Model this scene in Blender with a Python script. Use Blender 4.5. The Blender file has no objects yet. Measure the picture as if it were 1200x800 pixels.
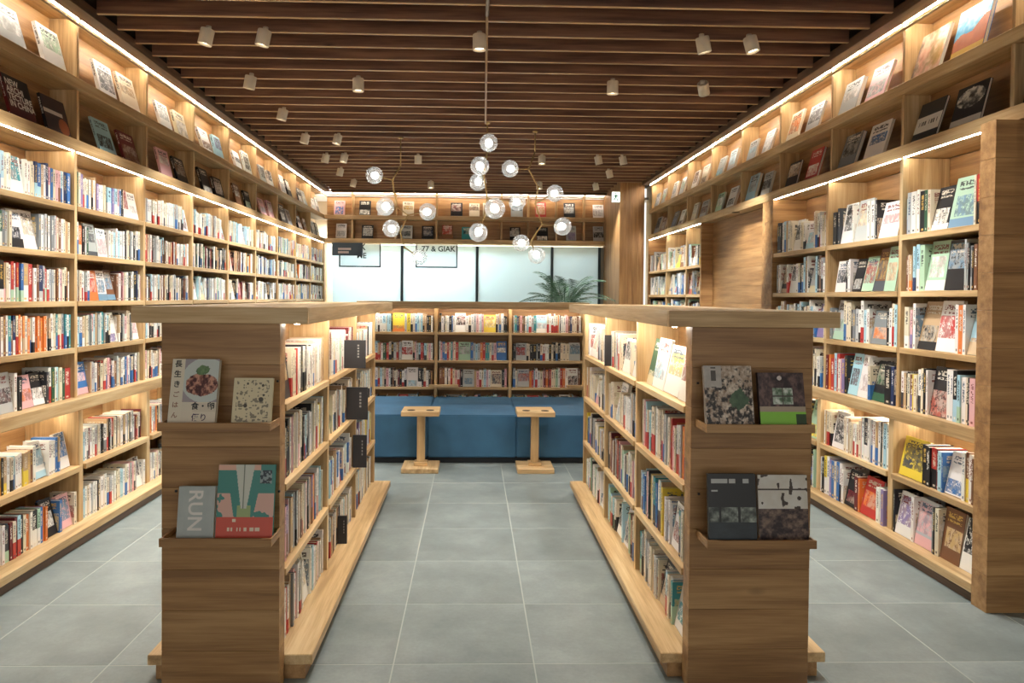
import bpy, bmesh, math, random
from mathutils import Matrix, Vector, Quaternion
random.seed(11)
C = bpy.context.scene.collection
SC = bpy.context.scene

# ------------------------------------------------------------------ camera
F_PX, YAW, PITCH, ROLL, CX, CY, EYE = 841.98, .0262, -.0182, .0087, 576.16, 363.82, 1.57
fwd = Vector((math.sin(YAW)*math.cos(PITCH), math.cos(YAW)*math.cos(PITCH), math.sin(PITCH)))
r0 = Vector((math.cos(YAW), -math.sin(YAW), 0)); u0 = r0.cross(fwd)
right = r0*math.cos(ROLL) + u0*math.sin(ROLL); up = u0*math.cos(ROLL) - r0*math.sin(ROLL)
cam_d = bpy.data.cameras.new('camera'); cam = bpy.data.objects.new('camera', cam_d); C.objects.link(cam)
cam.matrix_world = Matrix(((right.x, up.x, -fwd.x, 0), (right.y, up.y, -fwd.y, 0), (right.z, up.z, -fwd.z, EYE), (0, 0, 0, 1)))
cam_d.sensor_width = 36; cam_d.lens = F_PX/1200*36
cam_d.shift_x = (600-CX)/1200; cam_d.shift_y = (CY-400)/1200
cam_d.clip_start = .05
SC.camera = cam
EYEV = Vector((0, 0, EYE))
def project(p):
    v = Vector(p)-EYEV; d = v.dot(fwd)
    if d < .05: return None
    return (CX+F_PX*v.dot(right)/d, CY-F_PX*v.dot(up)/d)
def at(px, py, D):                      # the point seen at a pixel, at depth D
    v = fwd + right*((px-CX)/F_PX) + up*((CY-py)/F_PX)
    return EYEV + v*(D/v.y)

# ------------------------------------------------------------------ world, exposure
w = bpy.data.worlds.new('world'); SC.world = w; w.use_nodes = True
w.node_tree.nodes['Background'].inputs[0].default_value = (1, .97, .93, 1)
w.node_tree.nodes['Background'].inputs[1].default_value = 0.95
SC.view_settings.view_transform = 'Standard'; SC.view_settings.look = 'None'
SC.view_settings.exposure = 0.45; SC.view_settings.gamma = 1; SC.view_settings.use_curve_mapping = False
LED_POWER = 24.0          # emission of the shelf strips
SPOT_POWER = 105.0         # watts per ceiling spotlight
SC.cycles.sample_clamp_indirect = 6
SC.cycles.caustics_reflective = False; SC.cycles.caustics_refractive = False

# ------------------------------------------------------------------ helpers
def lin(h):
    if isinstance(h, str):
        h = h.lstrip('#'); h = [int(h[i:i+2], 16)/255 for i in (0, 2, 4)]
    return tuple(x/12.92 if x <= .04045 else ((x+.055)/1.055)**2.4 for x in h)
def link(o, parent=None):
    C.objects.link(o)
    if parent is not None: o.parent = parent
    return o
def tag(o, label=None, cat=None, group=None, kind=None):
    if label: o['label'] = label
    if cat: o['category'] = cat
    if group: o['group'] = group
    if kind: o['kind'] = kind
    return o
def thing(name, loc, label, cat, group=None, kind=None):
    o = bpy.data.objects.new(name, None); o.empty_display_size = .1
    link(o); o.location = loc
    return tag(o, label, cat, group, kind)
def wpos(o):
    p = Vector((0, 0, 0))
    while o is not None: p += o.location; o = o.parent
    return p
def mesh_obj(name, me, mat=None, parent=None, loc=None):
    o = bpy.data.objects.new(name, me); link(o, parent)
    if mat: me.materials.append(mat)
    if loc is not None: o.location = loc
    return o
def bm_obj(name, bm, mat, parent=None, smooth=False, world=True):
    """world=True: the bmesh is in world coordinates, moved into the parent's frame"""
    if parent is not None and world:
        bmesh.ops.translate(bm, vec=-wpos(parent), verts=bm.verts)
    me = bpy.data.meshes.new(name); bm.to_mesh(me); bm.free()
    if smooth:
        for p in me.polygons: p.use_smooth = True
    return mesh_obj(name, me, mat, parent)
def cuboid(bm, x0, x1, y0, y1, z0, z1):
    v = [bm.verts.new(p) for p in ((x0,y0,z0),(x1,y0,z0),(x1,y1,z0),(x0,y1,z0),(x0,y0,z1),(x1,y0,z1),(x1,y1,z1),(x0,y1,z1))]
    for f in ((3,2,1,0),(4,5,6,7),(0,1,5,4),(1,2,6,5),(2,3,7,6),(3,0,4,7)): bm.faces.new([v[i] for i in f])
def box(name, x0, x1, y0, y1, z0, z1, mat, parent=None, bev=.002):
    bm = bmesh.new(); cuboid(bm, min(x0,x1), max(x0,x1), min(y0,y1), max(y0,y1), min(z0,z1), max(z0,z1))
    if bev: bmesh.ops.bevel(bm, geom=bm.edges[:], offset=bev, segments=1, affect='EDGES')
    if callable(mat): mat = mat(abs(x1-x0), abs(y1-y0), abs(z1-z0))
    return bm_obj(name, bm, mat, parent)
def ring_loft(bm, rings, cap=True):
    R = [[bm.verts.new(p) for p in r] for r in rings]
    for a, b in zip(R, R[1:]):
        n = len(a)
        for i in range(n): bm.faces.new((a[i], a[(i+1)%n], b[(i+1)%n], b[i]))
    if cap: bm.faces.new(R[0][::-1]); bm.faces.new(R[-1])
def tube(bm, pts, rad, n=8, cap=True):
    pts = [Vector(p) for p in pts]; rings = []; prev = None
    for i, p in enumerate(pts):
        d = (pts[min(i+1, len(pts)-1)]-pts[max(i-1, 0)]).normalized()
        a = d.cross(Vector((0,0,1)) if abs(d.z) < .9 else Vector((1,0,0))).normalized() if prev is None else (prev-d*prev.dot(d)).normalized()
        prev = a; b = d.cross(a); r = rad[i] if isinstance(rad, (list, tuple)) else rad
        rings.append([p+a*r*math.cos(2*math.pi*k/n)+b*r*math.sin(2*math.pi*k/n) for k in range(n)])
    ring_loft(bm, rings, cap)
def lathe(bm, prof, c=(0,0,0), n=24, cap=True):
    ring_loft(bm, [[(c[0]+r*math.cos(2*math.pi*k/n), c[1]+r*math.sin(2*math.pi*k/n), c[2]+z) for k in range(n)] for r, z in prof], cap)

# ------------------------------------------------------------------ materials
MATS = {}
class NT:
    def __init__(s, name):
        s.m = bpy.data.materials.new(name); s.m.use_nodes = True; s.t = s.m.node_tree
        s.b = s.t.nodes['Principled BSDF']; s.out = s.t.nodes['Material Output']
    def n(s, t, **k):
        x = s.t.nodes.new(t)
        for a, v in k.items(): setattr(x, a, v)
        return x
    def put(s, sock, v):
        if hasattr(v, 'is_output'): s.t.links.new(v, sock)
        elif isinstance(v, (tuple, list)): sock.default_value = (*v[:3], 1) if sock.type == 'RGBA' else v
        else: sock.default_value = v
    def math(s, op, a, b=0, c=0):
        x = s.n('ShaderNodeMath', operation=op); s.put(x.inputs[0], a); s.put(x.inputs[1], b); s.put(x.inputs[2], c); return x.outputs[0]
    def mix(s, f, a, b, mode='MIX'):
        x = s.n('ShaderNodeMix', data_type='RGBA', blend_type=mode)
        s.put(x.inputs[0], f); s.put(x.inputs[6], a); s.put(x.inputs[7], b); return x.outputs[2]
    def noise(s, vec, scale=5, detail=3, rough=.5):
        x = s.n('ShaderNodeTexNoise'); s.put(x.inputs['Vector'], vec); x.inputs['Scale'].default_value = scale
        x.inputs['Detail'].default_value = detail; x.inputs['Roughness'].default_value = rough; return x.outputs[0]
    def mapped(s, vec, scale, loc=(0,0,0)):
        x = s.n('ShaderNodeMapping'); s.put(x.inputs[0], vec); s.put(x.inputs[1], loc); x.inputs[3].default_value = scale; return x.outputs[0]
    def ramp(s, f, stops):
        x = s.n('ShaderNodeValToRGB'); s.put(x.inputs[0], f); e = x.color_ramp.elements
        while len(e) < len(stops): e.new(.5)
        for q, (p, c) in zip(e, stops): q.position = p; q.color = (*c, 1)
        return x.outputs[0]
    def rng(s, v, a, b):   # 1 where a < v < b
        return s.math('MULTIPLY', s.math('GREATER_THAN', v, a), s.math('LESS_THAN', v, b))
    def bump(s, h, st=.2, d=.002):
        x = s.n('ShaderNodeBump'); x.inputs['Strength'].default_value = st; x.inputs['Distance'].default_value = d
        s.put(x.inputs['Height'], h); s.t.links.new(x.outputs[0], s.b.inputs['Normal'])
def plain(name, col, rough=.5, metal=0, **kw):
    if name in MATS: return MATS[name]
    t = NT(name); t.put(t.b.inputs['Base Color'], col); t.b.inputs['Roughness'].default_value = rough; t.b.inputs['Metallic'].default_value = metal
    nz = t.noise(t.n('ShaderNodeTexCoord').outputs['Object'], 40, 2)
    t.put(t.b.inputs['Roughness'], t.math('ADD', rough-.04, t.math('MULTIPLY', nz, .08)))
    for k, v in kw.items(): t.b.inputs[k].default_value = v
    MATS[name] = t.m; return t.m
def wood(name, axis, dark, mid, light, rough=.45, vary=.22):
    key = name+'_'+axis
    if key in MATS: return MATS[key]
    t = NT(key); obj = t.n('ShaderNodeTexCoord').outputs['Object']; rnd = t.n('ShaderNodeObjectInfo').outputs['Random']
    cb = t.n('ShaderNodeCombineXYZ')
    for i in range(3): t.put(cb.inputs[i], t.math('MULTIPLY', rnd, (13.7, 31.1, 7.3)[i]))
    add = t.n('ShaderNodeVectorMath', operation='ADD'); t.put(add.inputs[0], obj); t.put(add.inputs[1], cb.outputs[0]); p = add.outputs[0]
    sc = lambda a, c: tuple(a if ax == axis else c for ax in 'XYZ')
    broad = t.noise(t.mapped(p, sc(.7, 7)), 1.6, 4, .55)
    fig = t.noise(t.mapped(p, sc(1.3, 26)), 1.0, 5, .6)
    fine = t.noise(t.mapped(p, sc(5, 210)), 1.0, 2, .5)
    v = t.math('ADD', t.math('MULTIPLY', broad, .45), t.math('ADD', t.math('MULTIPLY', fig, .4), t.math('MULTIPLY', fine, .15)))
    col = t.ramp(v, [(.40, dark), (.5, mid), (.61, light)])
    vor = t.n('ShaderNodeTexVoronoi'); t.put(vor.inputs['Vector'], t.mapped(p, sc(1.1, 2.6))); vor.inputs['Scale'].default_value = 1.0
    knot = t.math('SUBTRACT', 1, t.math('MULTIPLY', vor.outputs['Distance'], 17)); knot = t.math('MAXIMUM', knot, 0)
    col = t.mix(t.math('MULTIPLY', knot, .75), col, tuple(x*.25 for x in dark))
    br = t.math('ADD', 1-vary/2, t.math('MULTIPLY', rnd, vary))
    hs = t.n('ShaderNodeHueSaturation'); t.put(hs.inputs['Value'], br); t.put(hs.inputs['Color'], col)
    t.put(t.b.inputs['Base Color'], hs.outputs[0]); t.b.inputs['Roughness'].default_value = rough
    t.bump(t.math('ADD', fig, fine), .12, .0015)
    MATS[key] = t.m; return t.m
def grained(name, *a, **k):
    return lambda dx, dy, dz: wood(name, 'XYZ'[max(range(3), key=lambda i: (dx, dy, dz)[i])], *a, **k)
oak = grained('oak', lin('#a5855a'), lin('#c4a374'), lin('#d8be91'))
oak_panel = grained('oak_panel', lin('#8a6540'), lin('#a57d50'), lin('#bb9464'), vary=.12)
walnut = grained('walnut', lin('#63473a'), lin('#84604d'), lin('#a1785f'), rough=.4, vary=.12)
dark_trim = grained('dark_trim', lin('#4a3524'), lin('#604632'), lin('#745640'))
def emitter(name, col, st):
    if name in MATS: return MATS[name]
    t = NT(name); t.put(t.b.inputs['Base Color'], (.9, .9, .9)); t.put(t.b.inputs['Emission Color'], col); t.b.inputs['Emission Strength'].default_value = st
    MATS[name] = t.m; return t.m
led = emitter('led_strip', (1, .93, .80), LED_POWER)
led_top = emitter('led_strip_cove', (1, .93, .80), LED_POWER*2.3); led_ledge = emitter('led_strip_ledge', (1, .93, .81), LED_POWER*2.4)
def tile_mat():
    t = NT('floor_tile'); obj = t.n('ShaderNodeTexCoord').outputs['Object']; rnd = t.n('ShaderNodeObjectInfo').outputs['Random']
    off = t.n('ShaderNodeCombineXYZ'); t.put(off.inputs[0], t.math('MULTIPLY', rnd, 57)); t.put(off.inputs[1], t.math('MULTIPLY', rnd, 23))
    a = t.n('ShaderNodeVectorMath', operation='ADD'); t.put(a.inputs[0], obj); t.put(a.inputs[1], off.outputs[0]); p = a.outputs[0]
    n1 = t.noise(p, 3.2, 5, .6); n2 = t.noise(p, 55, 3, .6)
    v = t.math('ADD', t.math('MULTIPLY', n1, .75), t.math('MULTIPLY', n2, .25))
    col = t.ramp(v, [(.3, lin('#6c7675')), (.5, lin('#7f8988')), (.7, lin('#939c9b'))])
    hs = t.n('ShaderNodeHueSaturation'); t.put(hs.inputs['Value'], t.math('ADD', .93, t.math('MULTIPLY', rnd, .14))); t.put(hs.inputs['Color'], col)
    t.put(t.b.inputs['Base Color'], hs.outputs[0]); t.put(t.b.inputs['Roughness'], t.math('ADD', .34, t.math('MULTIPLY', n2, .16)))
    t.bump(n2, .08, .001); return t.m
grout = plain('grout', lin('#aab0ab'), .8)
plaster = plain('plaster', lin('#c9b79c'), .8)
black_plastic = plain('black_plastic', lin('#26262a'), .4)
brass = plain('aged_brass', lin('#b59a68'), .3, .9)

def book_mat():
    t = NT('book_cover'); A = lambda n: t.n('ShaderNodeAttribute', attribute_name=n)
    uv = t.n('ShaderNodeSeparateXYZ'); t.put(uv.inputs[0], t.n('ShaderNodeUVMap', uv_map='uv').outputs[0]); u, v = uv.outputs[0], uv.outputs[1]
    par = t.n('ShaderNodeSeparateXYZ'); t.put(par.inputs[0], A('par').outputs['Vector']); obih, rnd, kind = par.outputs
    base, obi, ink = A('base').outputs['Color'], A('obi').outputs['Color'], A('ink').outputs['Color']
    def glyphs(nu, nv, thr):
        cb = t.n('ShaderNodeCombineXYZ')
        t.put(cb.inputs[0], t.math('FLOOR', t.math('MULTIPLY', u, nu))); t.put(cb.inputs[1], t.math('FLOOR', t.math('MULTIPLY', v, nv))); t.put(cb.inputs[2], t.math('MULTIPLY', rnd, 91))
        wn = t.n('ShaderNodeTexWhiteNoise', noise_dimensions='3D'); t.put(wn.inputs[0], cb.outputs[0]); return t.math('GREATER_THAN', wn.outputs[0], thr)
    fr = lambda k: t.math('FRACT', t.math('MULTIPLY', rnd, k))
    # spine: title column, author, publisher's mark, paper band round the foot
    s_title = t.math('MULTIPLY', t.math('MULTIPLY', t.rng(u, .27, .73), t.rng(v, t.math('ADD', .42, t.math('MULTIPLY', fr(5.3), .15)), .9)), glyphs(4, 64, .42))
    s_mark = t.math('MULTIPLY', t.rng(u, .3, .7), t.rng(v, .05, .1))
    s = t.mix(t.math('LESS_THAN', v, obih), base, obi)
    s = t.mix(t.math('MULTIPLY', t.math('MAXIMUM', s_title, s_mark), .85), s, ink)
    # front: a picture field, title block, band
    cb = t.n('ShaderNodeCombineXYZ'); t.put(cb.inputs[0], u); t.put(cb.inputs[1], v); t.put(cb.inputs[2], t.math('MULTIPLY', rnd, 37)); uvr = cb.outputs[0]
    pic = t.noise(uvr, 3.4, 4, .65); pic2 = t.noise(uvr, 8, 3, .6)
    soft = t.mix(.55, obi, ink); soft = t.mix(t.math('MULTIPLY', pic2, .5), soft, base); pc = t.mix(t.math('SMOOTH_MIN', 1, t.math('MAXIMUM', 0, t.math('MULTIPLY', t.math('SUBTRACT', pic, .42), 7)), .1), obi, soft); pc = t.mix(t.rng(pic2, .55, .6), pc, base)
    p0 = t.math('MULTIPLY', fr(7.1), .45); p1 = t.math('ADD', p0, t.math('ADD', .25, t.math('MULTIPLY', fr(3.7), .45)))
    inpic = t.math('MULTIPLY', t.rng(v, p0, p1), t.rng(u, t.math('MULTIPLY', fr(11.9), .16), t.math('SUBTRACT', 1, t.math('MULTIPLY', fr(2.9), .16))))
    c = t.mix(inpic, base, pc)
    ttl = t.math('MULTIPLY', t.math('MULTIPLY', t.rng(u, .14, .86), t.math('MAXIMUM', t.rng(v, .82, .92), t.rng(v, .74, .785))), glyphs(17, 44, .38))
    c = t.mix(t.math('MULTIPLY', ttl, .9), c, ink)
    c = t.mix(t.math('LESS_THAN', v, obih), c, obi)
    col = t.mix(t.math('GREATER_THAN', kind, .25), s, c); col = t.mix(t.math('GREATER_THAN', kind, .75), col, base)
    t.put(t.b.inputs['Base Color'], col); t.b.inputs['Roughness'].default_value = .42
    return t.m
BOOK = book_mat()
def pages_mat():
    t = NT('book_pages'); p = t.n('ShaderNodeTexCoord').outputs['Object']
    n = t.noise(t.mapped(p, (900, 4, 4)), 1, 1); t.put(t.b.inputs['Base Color'], t.ramp(n, [(.3, lin('#cfc6b2')), (.7, lin('#efe9dc'))])); t.b.inputs['Roughness'].default_value = .9; return t.m
PAGES = pages_mat()
def art_mat():
    t = NT('printed_cover'); t.put(t.b.inputs['Base Color'], t.n('ShaderNodeAttribute', attribute_name='art').outputs['Color']); t.b.inputs['Roughness'].default_value = .38; return t.m
ART = art_mat()

# ------------------------------------------------------------------ room numbers
XL, XR = -2.55, 2.727                      # fronts of the wall bookcases
CEIL = 3.375
YB = 12.37                                 # front of the display shelves on the back wall
# floor
fl = thing('floor', (0, 0, 0), 'grey stone tile floor with pale joints running under all the bookcases', 'floor', kind='structure')
box('screed', -3.2, 3.4, -2.5, 12.8, -.06, -.0007, grout, fl, 0)
T = .6018; me0 = None; TM = tile_mat()
for i in range(-5, 6):
    for j in range(-4, 16):
        x, y = -.327+T*i, 3.0525+T*j
        if me0 is None:
            o = box('tile', x+.003, x+T-.003, y+.003, y+T-.003, -.02, 0, TM, fl, .0004)
            me0 = o.data; me0.transform(Matrix.Translation((-x, -y, 0))); o.location = (x, y, 0)
        else:
            o = bpy.data.objects.new('tile', me0); link(o, fl); o.location = (x, y, 0)
for y in (-1.2,): box('stone_apron', -3.0, 3.3, -2.5, .64, -.02, 0, TM, fl, 0)
# ceiling
ce = thing('ceiling', (0, 0, CEIL), 'dark walnut slat ceiling over a dark void', 'ceiling', kind='structure')
box('soffit', -3.0, 3.3, -2.5, 12.75, 3.53, 3.58, plain('soffit_paint', lin('#2a201a'), .8), ce, 0)
for k in range(-15, 30):
    y = 4.459+.267*k
    if y > 12.28: break
    sl = box('slat', XL+.11, XR-.11, y+.003, y+.027, CEIL+.004, CEIL+.125, walnut, ce, .001)
    box('bounce_lit_edge', XL+.11, XR-.11, y+.005, y+.025, CEIL, CEIL+.004, oak, sl, 0)  # paler oak on the slat underside paints in light bounced off the floor
# walls
def wall(name, label, *b, mat=plaster):
    t = thing(name, ((b[0]+b[1])/2, (b[2]+b[3])/2, 0), label, 'wall', kind='structure')
    box('wall_panel', *b, mat, t, 0); return t
wall('wall_left', 'beige wall behind the left bookcase', -2.96, -2.88, -2.5, 12.7, 0, 3.58)
wall('wall_right', 'beige wall behind the right bookcase', 3.06, 3.14, -2.5, 12.7, 0, 3.58)
wb = wall('wall_back', 'beige wall behind the frosted glass at the far end', -2.96, 3.14, 13.25, 13.32, 0, 3.5)
# pier of planks at the far right corner
pier = thing('trim_1', (2.47, 11.3, 0), 'oak clad pier in the far right corner beside the exit sign', 'pier', kind='structure')
box('pier_core', 2.30, 2.66, 11.17, 12.6, 0, 3.5, plaster, pier, 0)
for k in range(4): box('plank', 2.29+.0925*k, 2.29+.0925*k+.0915, 11.15, 11.17, 0, 3.5, oak_panel, pier, .001)
box('side_cladding', 2.275, 2.29, 11.15, 12.6, 0, 3.5, oak_panel, pier, .001)

# ------------------------------------------------------------------ bookcases
def strips(parent, ys, x0, x1, z0, z1):
    for a, b in zip(ys, ys[1:]): box('led_strip', x0, x1, a+.03, b-.03, z0, z1, led, parent, 0)
YL = [2.77, 3.73, 4.686, 5.65, 6.61, 7.555, 8.51, 9.45, 10.42, 11.37, 12.33]
ZL = [2.135, 1.827, 1.524, 1.225]; LOWL = .905; MIDL = .47; BASE = .1045
bl = thing('wall_bookcase', (-2.7, 7.5, 0), 'long light oak bookcase running the whole left wall, ten bays', 'bookcase')
box('back_panel', -2.88, -2.86, YL[0], YL[-1]+.02, 0, 2.48, oak_panel, bl)
for y in YL:
    box('upright', -2.86, XL, y-.016, y+.016, LOWL, 2.479, oak, bl)
    box('upright', -2.86, -2.52, y-.026, y+.026, BASE, .83, oak, bl)
for a, b in zip(YL, YL[1:]):
    for z in ZL: box('shelf', -2.86, XL+.004, a+.017, b-.017, z-.034, z, oak, bl)
    box('shelf', -2.86, -2.5, a+.027, b-.027, MIDL-.035, MIDL, oak, bl)
box('ledge', -2.86, -2.49, YL[0], YL[-1]+.02, .83, LOWL, oak, bl, .003)
box('base_board', -2.86, -2.4156, YL[0], YL[-1]+.02, .055, BASE, oak, bl, .003)
box('kickboard', -2.86, -2.435, YL[0], YL[-1]+.02, 0, .055, dark_trim, bl)
box('end_panel', -2.88, XL+.01, 12.35, 12.6, 0, 2.479, oak_panel, bl)
strips(bl, YL, -2.66, -2.64, .822, .83)

YR = [3.64, 4.53, 5.49, 6.48]; ZR = [1.9906, 1.633, 1.2744]; LOWR = .891; MIDR = .472; XLR = 2.677
def right_case(label, ys, near, far, lower=True):
    t = thing('wall_bookcase', (2.87, (ys[0]+ys[-1])/2, 0), label, 'bookcase')
    y0, y1 = ys[0], ys[-1]
    box('back_panel', 3.03, 3.055, y0, y1, 0, 2.48, oak_panel, t)
    for y in ys[1:-1]:
        box('upright', XR, 3.03, y-.016, y+.016, LOWR, 2.479, oak, t)
        box('upright', 2.69, 3.03, y-.026, y+.026, BASE, .82, oak, t)
    for a, b in zip(ys, ys[1:]):
        for z in ZR: box('shelf', XR-.004, 3.03, a+.017, b-.017, z-.036, z, oak, t)
        box('shelf', XLR, 3.03, a+.027, b-.027, MIDR-.035, MIDR, oak, t)
    box('ledge', XLR-.005, 3.03, y0, y1, .815, LOWR, oak, t, .003)
    box('base_board', 2.60, 3.03, y0, y1, .055, BASE, oak, t, .003)
    box('kickboard', 2.62, 3.03, y0, y1, 0, .055, dark_trim, t)
    strips(t, ys, 2.82, 2.84, .807, .815)
    for (a, b, x) in (near, far): pl(t, x, 3.055, a, b)
    return t
def pl(t, x0, x1, y0, y1, n=13, ztop=2.48):   # an end panel glued up from horizontal boards
    h = ztop/n
    for k in range(n): box('plank', x0, x1, y0, y1, k*h+.0004, (k+1)*h-.0004, oak_panel, t, .001)
rc = right_case('light oak bookcase on the right wall nearest the viewer, three wide bays', YR, (3.53, 3.64, 2.60), (6.48, 6.71, 2.72))
YF = [8.56, 9.15, 10.1, 11.1]
rf = right_case('light oak bookcase on the right wall beyond the plain oak panel', YF, (8.52, 8.56, 2.72), (11.1, 11.14, 2.72))
rp = thing('trim_2', (2.9, 7.6, 0), 'plain recessed oak panel between the two right wall bookcases', 'panel', kind='structure')
pl(rp, 2.86, 2.89, 6.71, 8.52)

# open display shelves under the ceiling, one per wall
def display(label, kind, span, divs, front, under=()):
    """kind 'L','R': runs along Y at X=front; 'B': runs along X at Y=front"""
    s = {'L': -1, 'R': 1, 'B': 1}[kind]; a0, a1 = span
    t = thing('display_shelf', {'L': (front-.1, 7, 2.48), 'R': (front+.1, 7, 2.48), 'B': (0, front+.1, 2.46)}[kind], label, 'shelf')
    def bx(n, d0, d1, b0, b1, z0, z1, m=oak, bev=.002):
        if kind == 'B': return box(n, b0, b1, front+d0, front+d1, z0, z1, m, t, bev)
        return box(n, front+s*d0, front+s*d1, b0, b1, z0, z1, m, t, bev)
    bx('ledge', -.005, .30, a0, a1, 2.482, 2.56, bev=.003); bx('shelf', 0, .20, a0, a1, 2.89, 2.96, bev=.003)
    bx('back_panel', .20, .22, a0, a1, 2.56, 3.37, oak_panel)
    bx('top_board', 0, .20, a0, a1, 3.345, 3.37); bx('rail', -.006, .003, a0, a1, 3.288, 3.305)
    bx('fascia', -.11, -.0065, a0+(.13 if kind == 'B' else 0), a1-(.36 if kind == 'L' else 0), 3.335, 3.40, dark_trim)
    for y in divs:
        bx('upright', .025, .20, y-.014, y+.014, 2.96, 3.345); bx('upright', .025, .20, y-.014, y+.014, 2.56, 2.89)
    e = [a0]+[d for d in divs if a0+.2 < d < a1-.2]+[a1]
    for p, q in zip(e, e[1:]):
        bx('led_strip', .008, .018, p+.02, q-.02, 3.337, 3.345, led_top, 0)
    for p, q in under: bx('led_strip', -.001, .005, p+.02, q-.02, 2.477, 2.482, led_ledge, 0)
    return t
DL = [2.85, 3.79, 4.76, 5.75, 6.71, 7.65, 8.6, 9.54, 10.5, 11.45]
DR = [2.70, 3.63, 4.57, 5.49, 6.42, 7.36, 8.29, 9.22, 10.15, 11.08]
display('two tier oak display shelf lit from above along the left wall', 'L', (2.77, 12.6), DL, XL, list(zip(YL, YL[1:])))
display('two tier oak display shelf lit from above along the right wall', 'R', (2.6, 11.14), DR, XR, list(zip(YR, YR[1:]))+list(zip(YF, YF[1:])))
DB = [at(px, 256, YB).x for px in (412.5, 463, 511.5, 588, 619.5, 652.5, 685)]
display('two tier oak display shelf above the frosted glass at the back', 'B', (XL+.006, 2.27), DB, YB)

# island bookcases
ZI = [1.125, .795, .445]; YI = [2.945, 3.86, 4.775, 5.68]
def island(label, x0, x1, px0, px1, sx0, sx1):
    t = thing('island_bookcase', ((x0+x1)/2, 4.3, 0), label, 'bookcase')
    h = 1.46/9
    for k in range(9): box('plank', px0, px1, 2.845, 2.925, k*h+(.0004 if k else 0), (k+1)*h-.0004, oak_panel, t, .0012)
    box('base_board', x0, x1, 2.93, 5.72, .062, BASE, oak, t, .003)
    box('kickboard', x0+.03, x1-.03, 2.94, 5.70, 0, .062, oak_panel, t)
    u0_, u1_ = px0+.012, px1-.012
    for y in YI: box('upright', u0_, u1_, y-.018, y+.018, BASE, 1.46, oak, t)
    xc = (px0+px1)/2; box('centre_panel', xc-.012, xc+.012, 2.965, 5.66, BASE, 1.46, oak_panel, t)
    for a, b in zip(YI, YI[1:]):
        for z in ZI:
            box('shelf', u0_-.008, xc-.012, a+.019, b-.019, z-.03, z, oak, t); box('shelf', xc+.012, u1_+.008, a+.019, b-.019, z-.03, z, oak, t)
    top = box('top_slab', sx0, sx1, 2.842, 5.76, 1.46, 1.524, oak, t, .002)
    box('edge_board', sx0, sx1, 2.82, 2.8415, 1.46, 1.524, oak, top, .002)
    for xs in (u0_-.045, u1_+.045):
        for a, b in zip(YI, YI[1:]): box('led_strip', xs-.008, xs+.008, a+.03, b-.03, 1.453, 1.46, led_ledge, t, 0)
    return t
il = island('left oak island bookcase with a cookbook and running book on its end', -1.312, -.645, -1.218, -.757, -1.326, -.643)
ir = island('right oak island bookcase with four interior design books on its end', .79, 1.481, .877, 1.366, .775, 1.463)
def tray(label, x0, x1, z):
    t = thing('display_tray', ((x0+x1)/2, 2.78, z), label, 'tray', 'display trays on the island ends')
    box('tray_board', x0, x1, 2.715, 2.845, z, z+.012, oak_panel, t, .001)
    box('front_lip', x0, x1, 2.703, 2.715, z, z+.032, oak_panel, t, .001)
    for x in (x0, x1-.008): box('side_lip', x, x+.008, 2.715, 2.845, z+.012, z+.03, oak_panel, t, .001)
    for x in (x0+.004, x1-.012): box('pin', x, x+.008, 2.838, 2.845, z+.17, z+.178, black_plastic, il if x0 < 0 else ir, 0)
    return t
tray('upper oak tray on the left island end holding a cookbook', -1.175, -.757, 1.06)
tray('lower oak tray on the left island end holding the coral and teal book', -1.168, -.750, .625)
tray('upper oak tray on the right island end holding a green banded book', .893, 1.312, 1.062)
tray('lower oak tray on the right island end holding a black photo book', .903, 1.326, .617)

# low bookcase behind the bench
XBK = [-1.244, -.41, .424, 1.258]; ZBK = [1.177, .861, .56, .26]; YK = 8.07
bk = thing('low_bookcase', (0, 8.2, 0), 'low oak bookcase of three bays behind the blue bench', 'bookcase')
box('back_panel', XBK[0], XBK[-1], 8.34, 8.36, 0, 1.47, oak_panel, bk)
for x in XBK: box('upright', x-.017, x+.017, YK, 8.34, 0, 1.467, oak, bk)
for a, b in zip(XBK, XBK[1:]):
    for z in ZBK: box('shelf', a+.018, b-.018, YK-.003, 8.34, z-.03, z, oak, bk)
    box('led_strip', a+.03, b-.03, YK-.032, YK-.02, 1.461, 1.467, led_ledge, bk, 0)
box('fascia', XBK[0]-.05, XBK[-1]+.05, YK-.04, YK-.033, 1.44, 1.467, oak, bk, .001)
box('top_slab', XBK[0]-.05, XBK[-1]+.05, YK-.04, 8.38, 1.467, 1.52, oak, bk, .003)

# bench
def fabric():
    t = NT('blue_fabric'); p = t.n('ShaderNodeTexCoord').outputs['Object']; n = t.noise(p, 260, 2); n2 = t.noise(p, 4, 3)
    v = t.math('ADD', t.math('MULTIPLY', n, .4), t.math('MULTIPLY', n2, .6))
    t.put(t.b.inputs['Base Color'], t.ramp(v, [(.3, lin('#28506f')), (.7, lin('#386889'))])); t.b.inputs['Roughness'].default_value = .75
    t.bump(n, .25, .001); return t.m
FAB = fabric()
bn = thing('bench', (0, 7.4, 0), 'long blue upholstered bench in front of the low bookcase', 'bench')
xs = [-1.25, -.415, .42, 1.26]
for a, b in zip(xs, xs[1:]):
    bm = bmesh.new(); cuboid(bm, a+.0008, b-.0008, 6.75, 8.02, .06, .462); bmesh.ops.bevel(bm, geom=bm.edges[:], offset=.01, segments=2, affect='EDGES'); bm_obj('seat_block', bm, FAB, bn)
box('plinth', -1.22, 1.23, 6.80, 8.0, 0, .06, plain('plinth_black', lin('#1c2128'), .6), bn)
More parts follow.
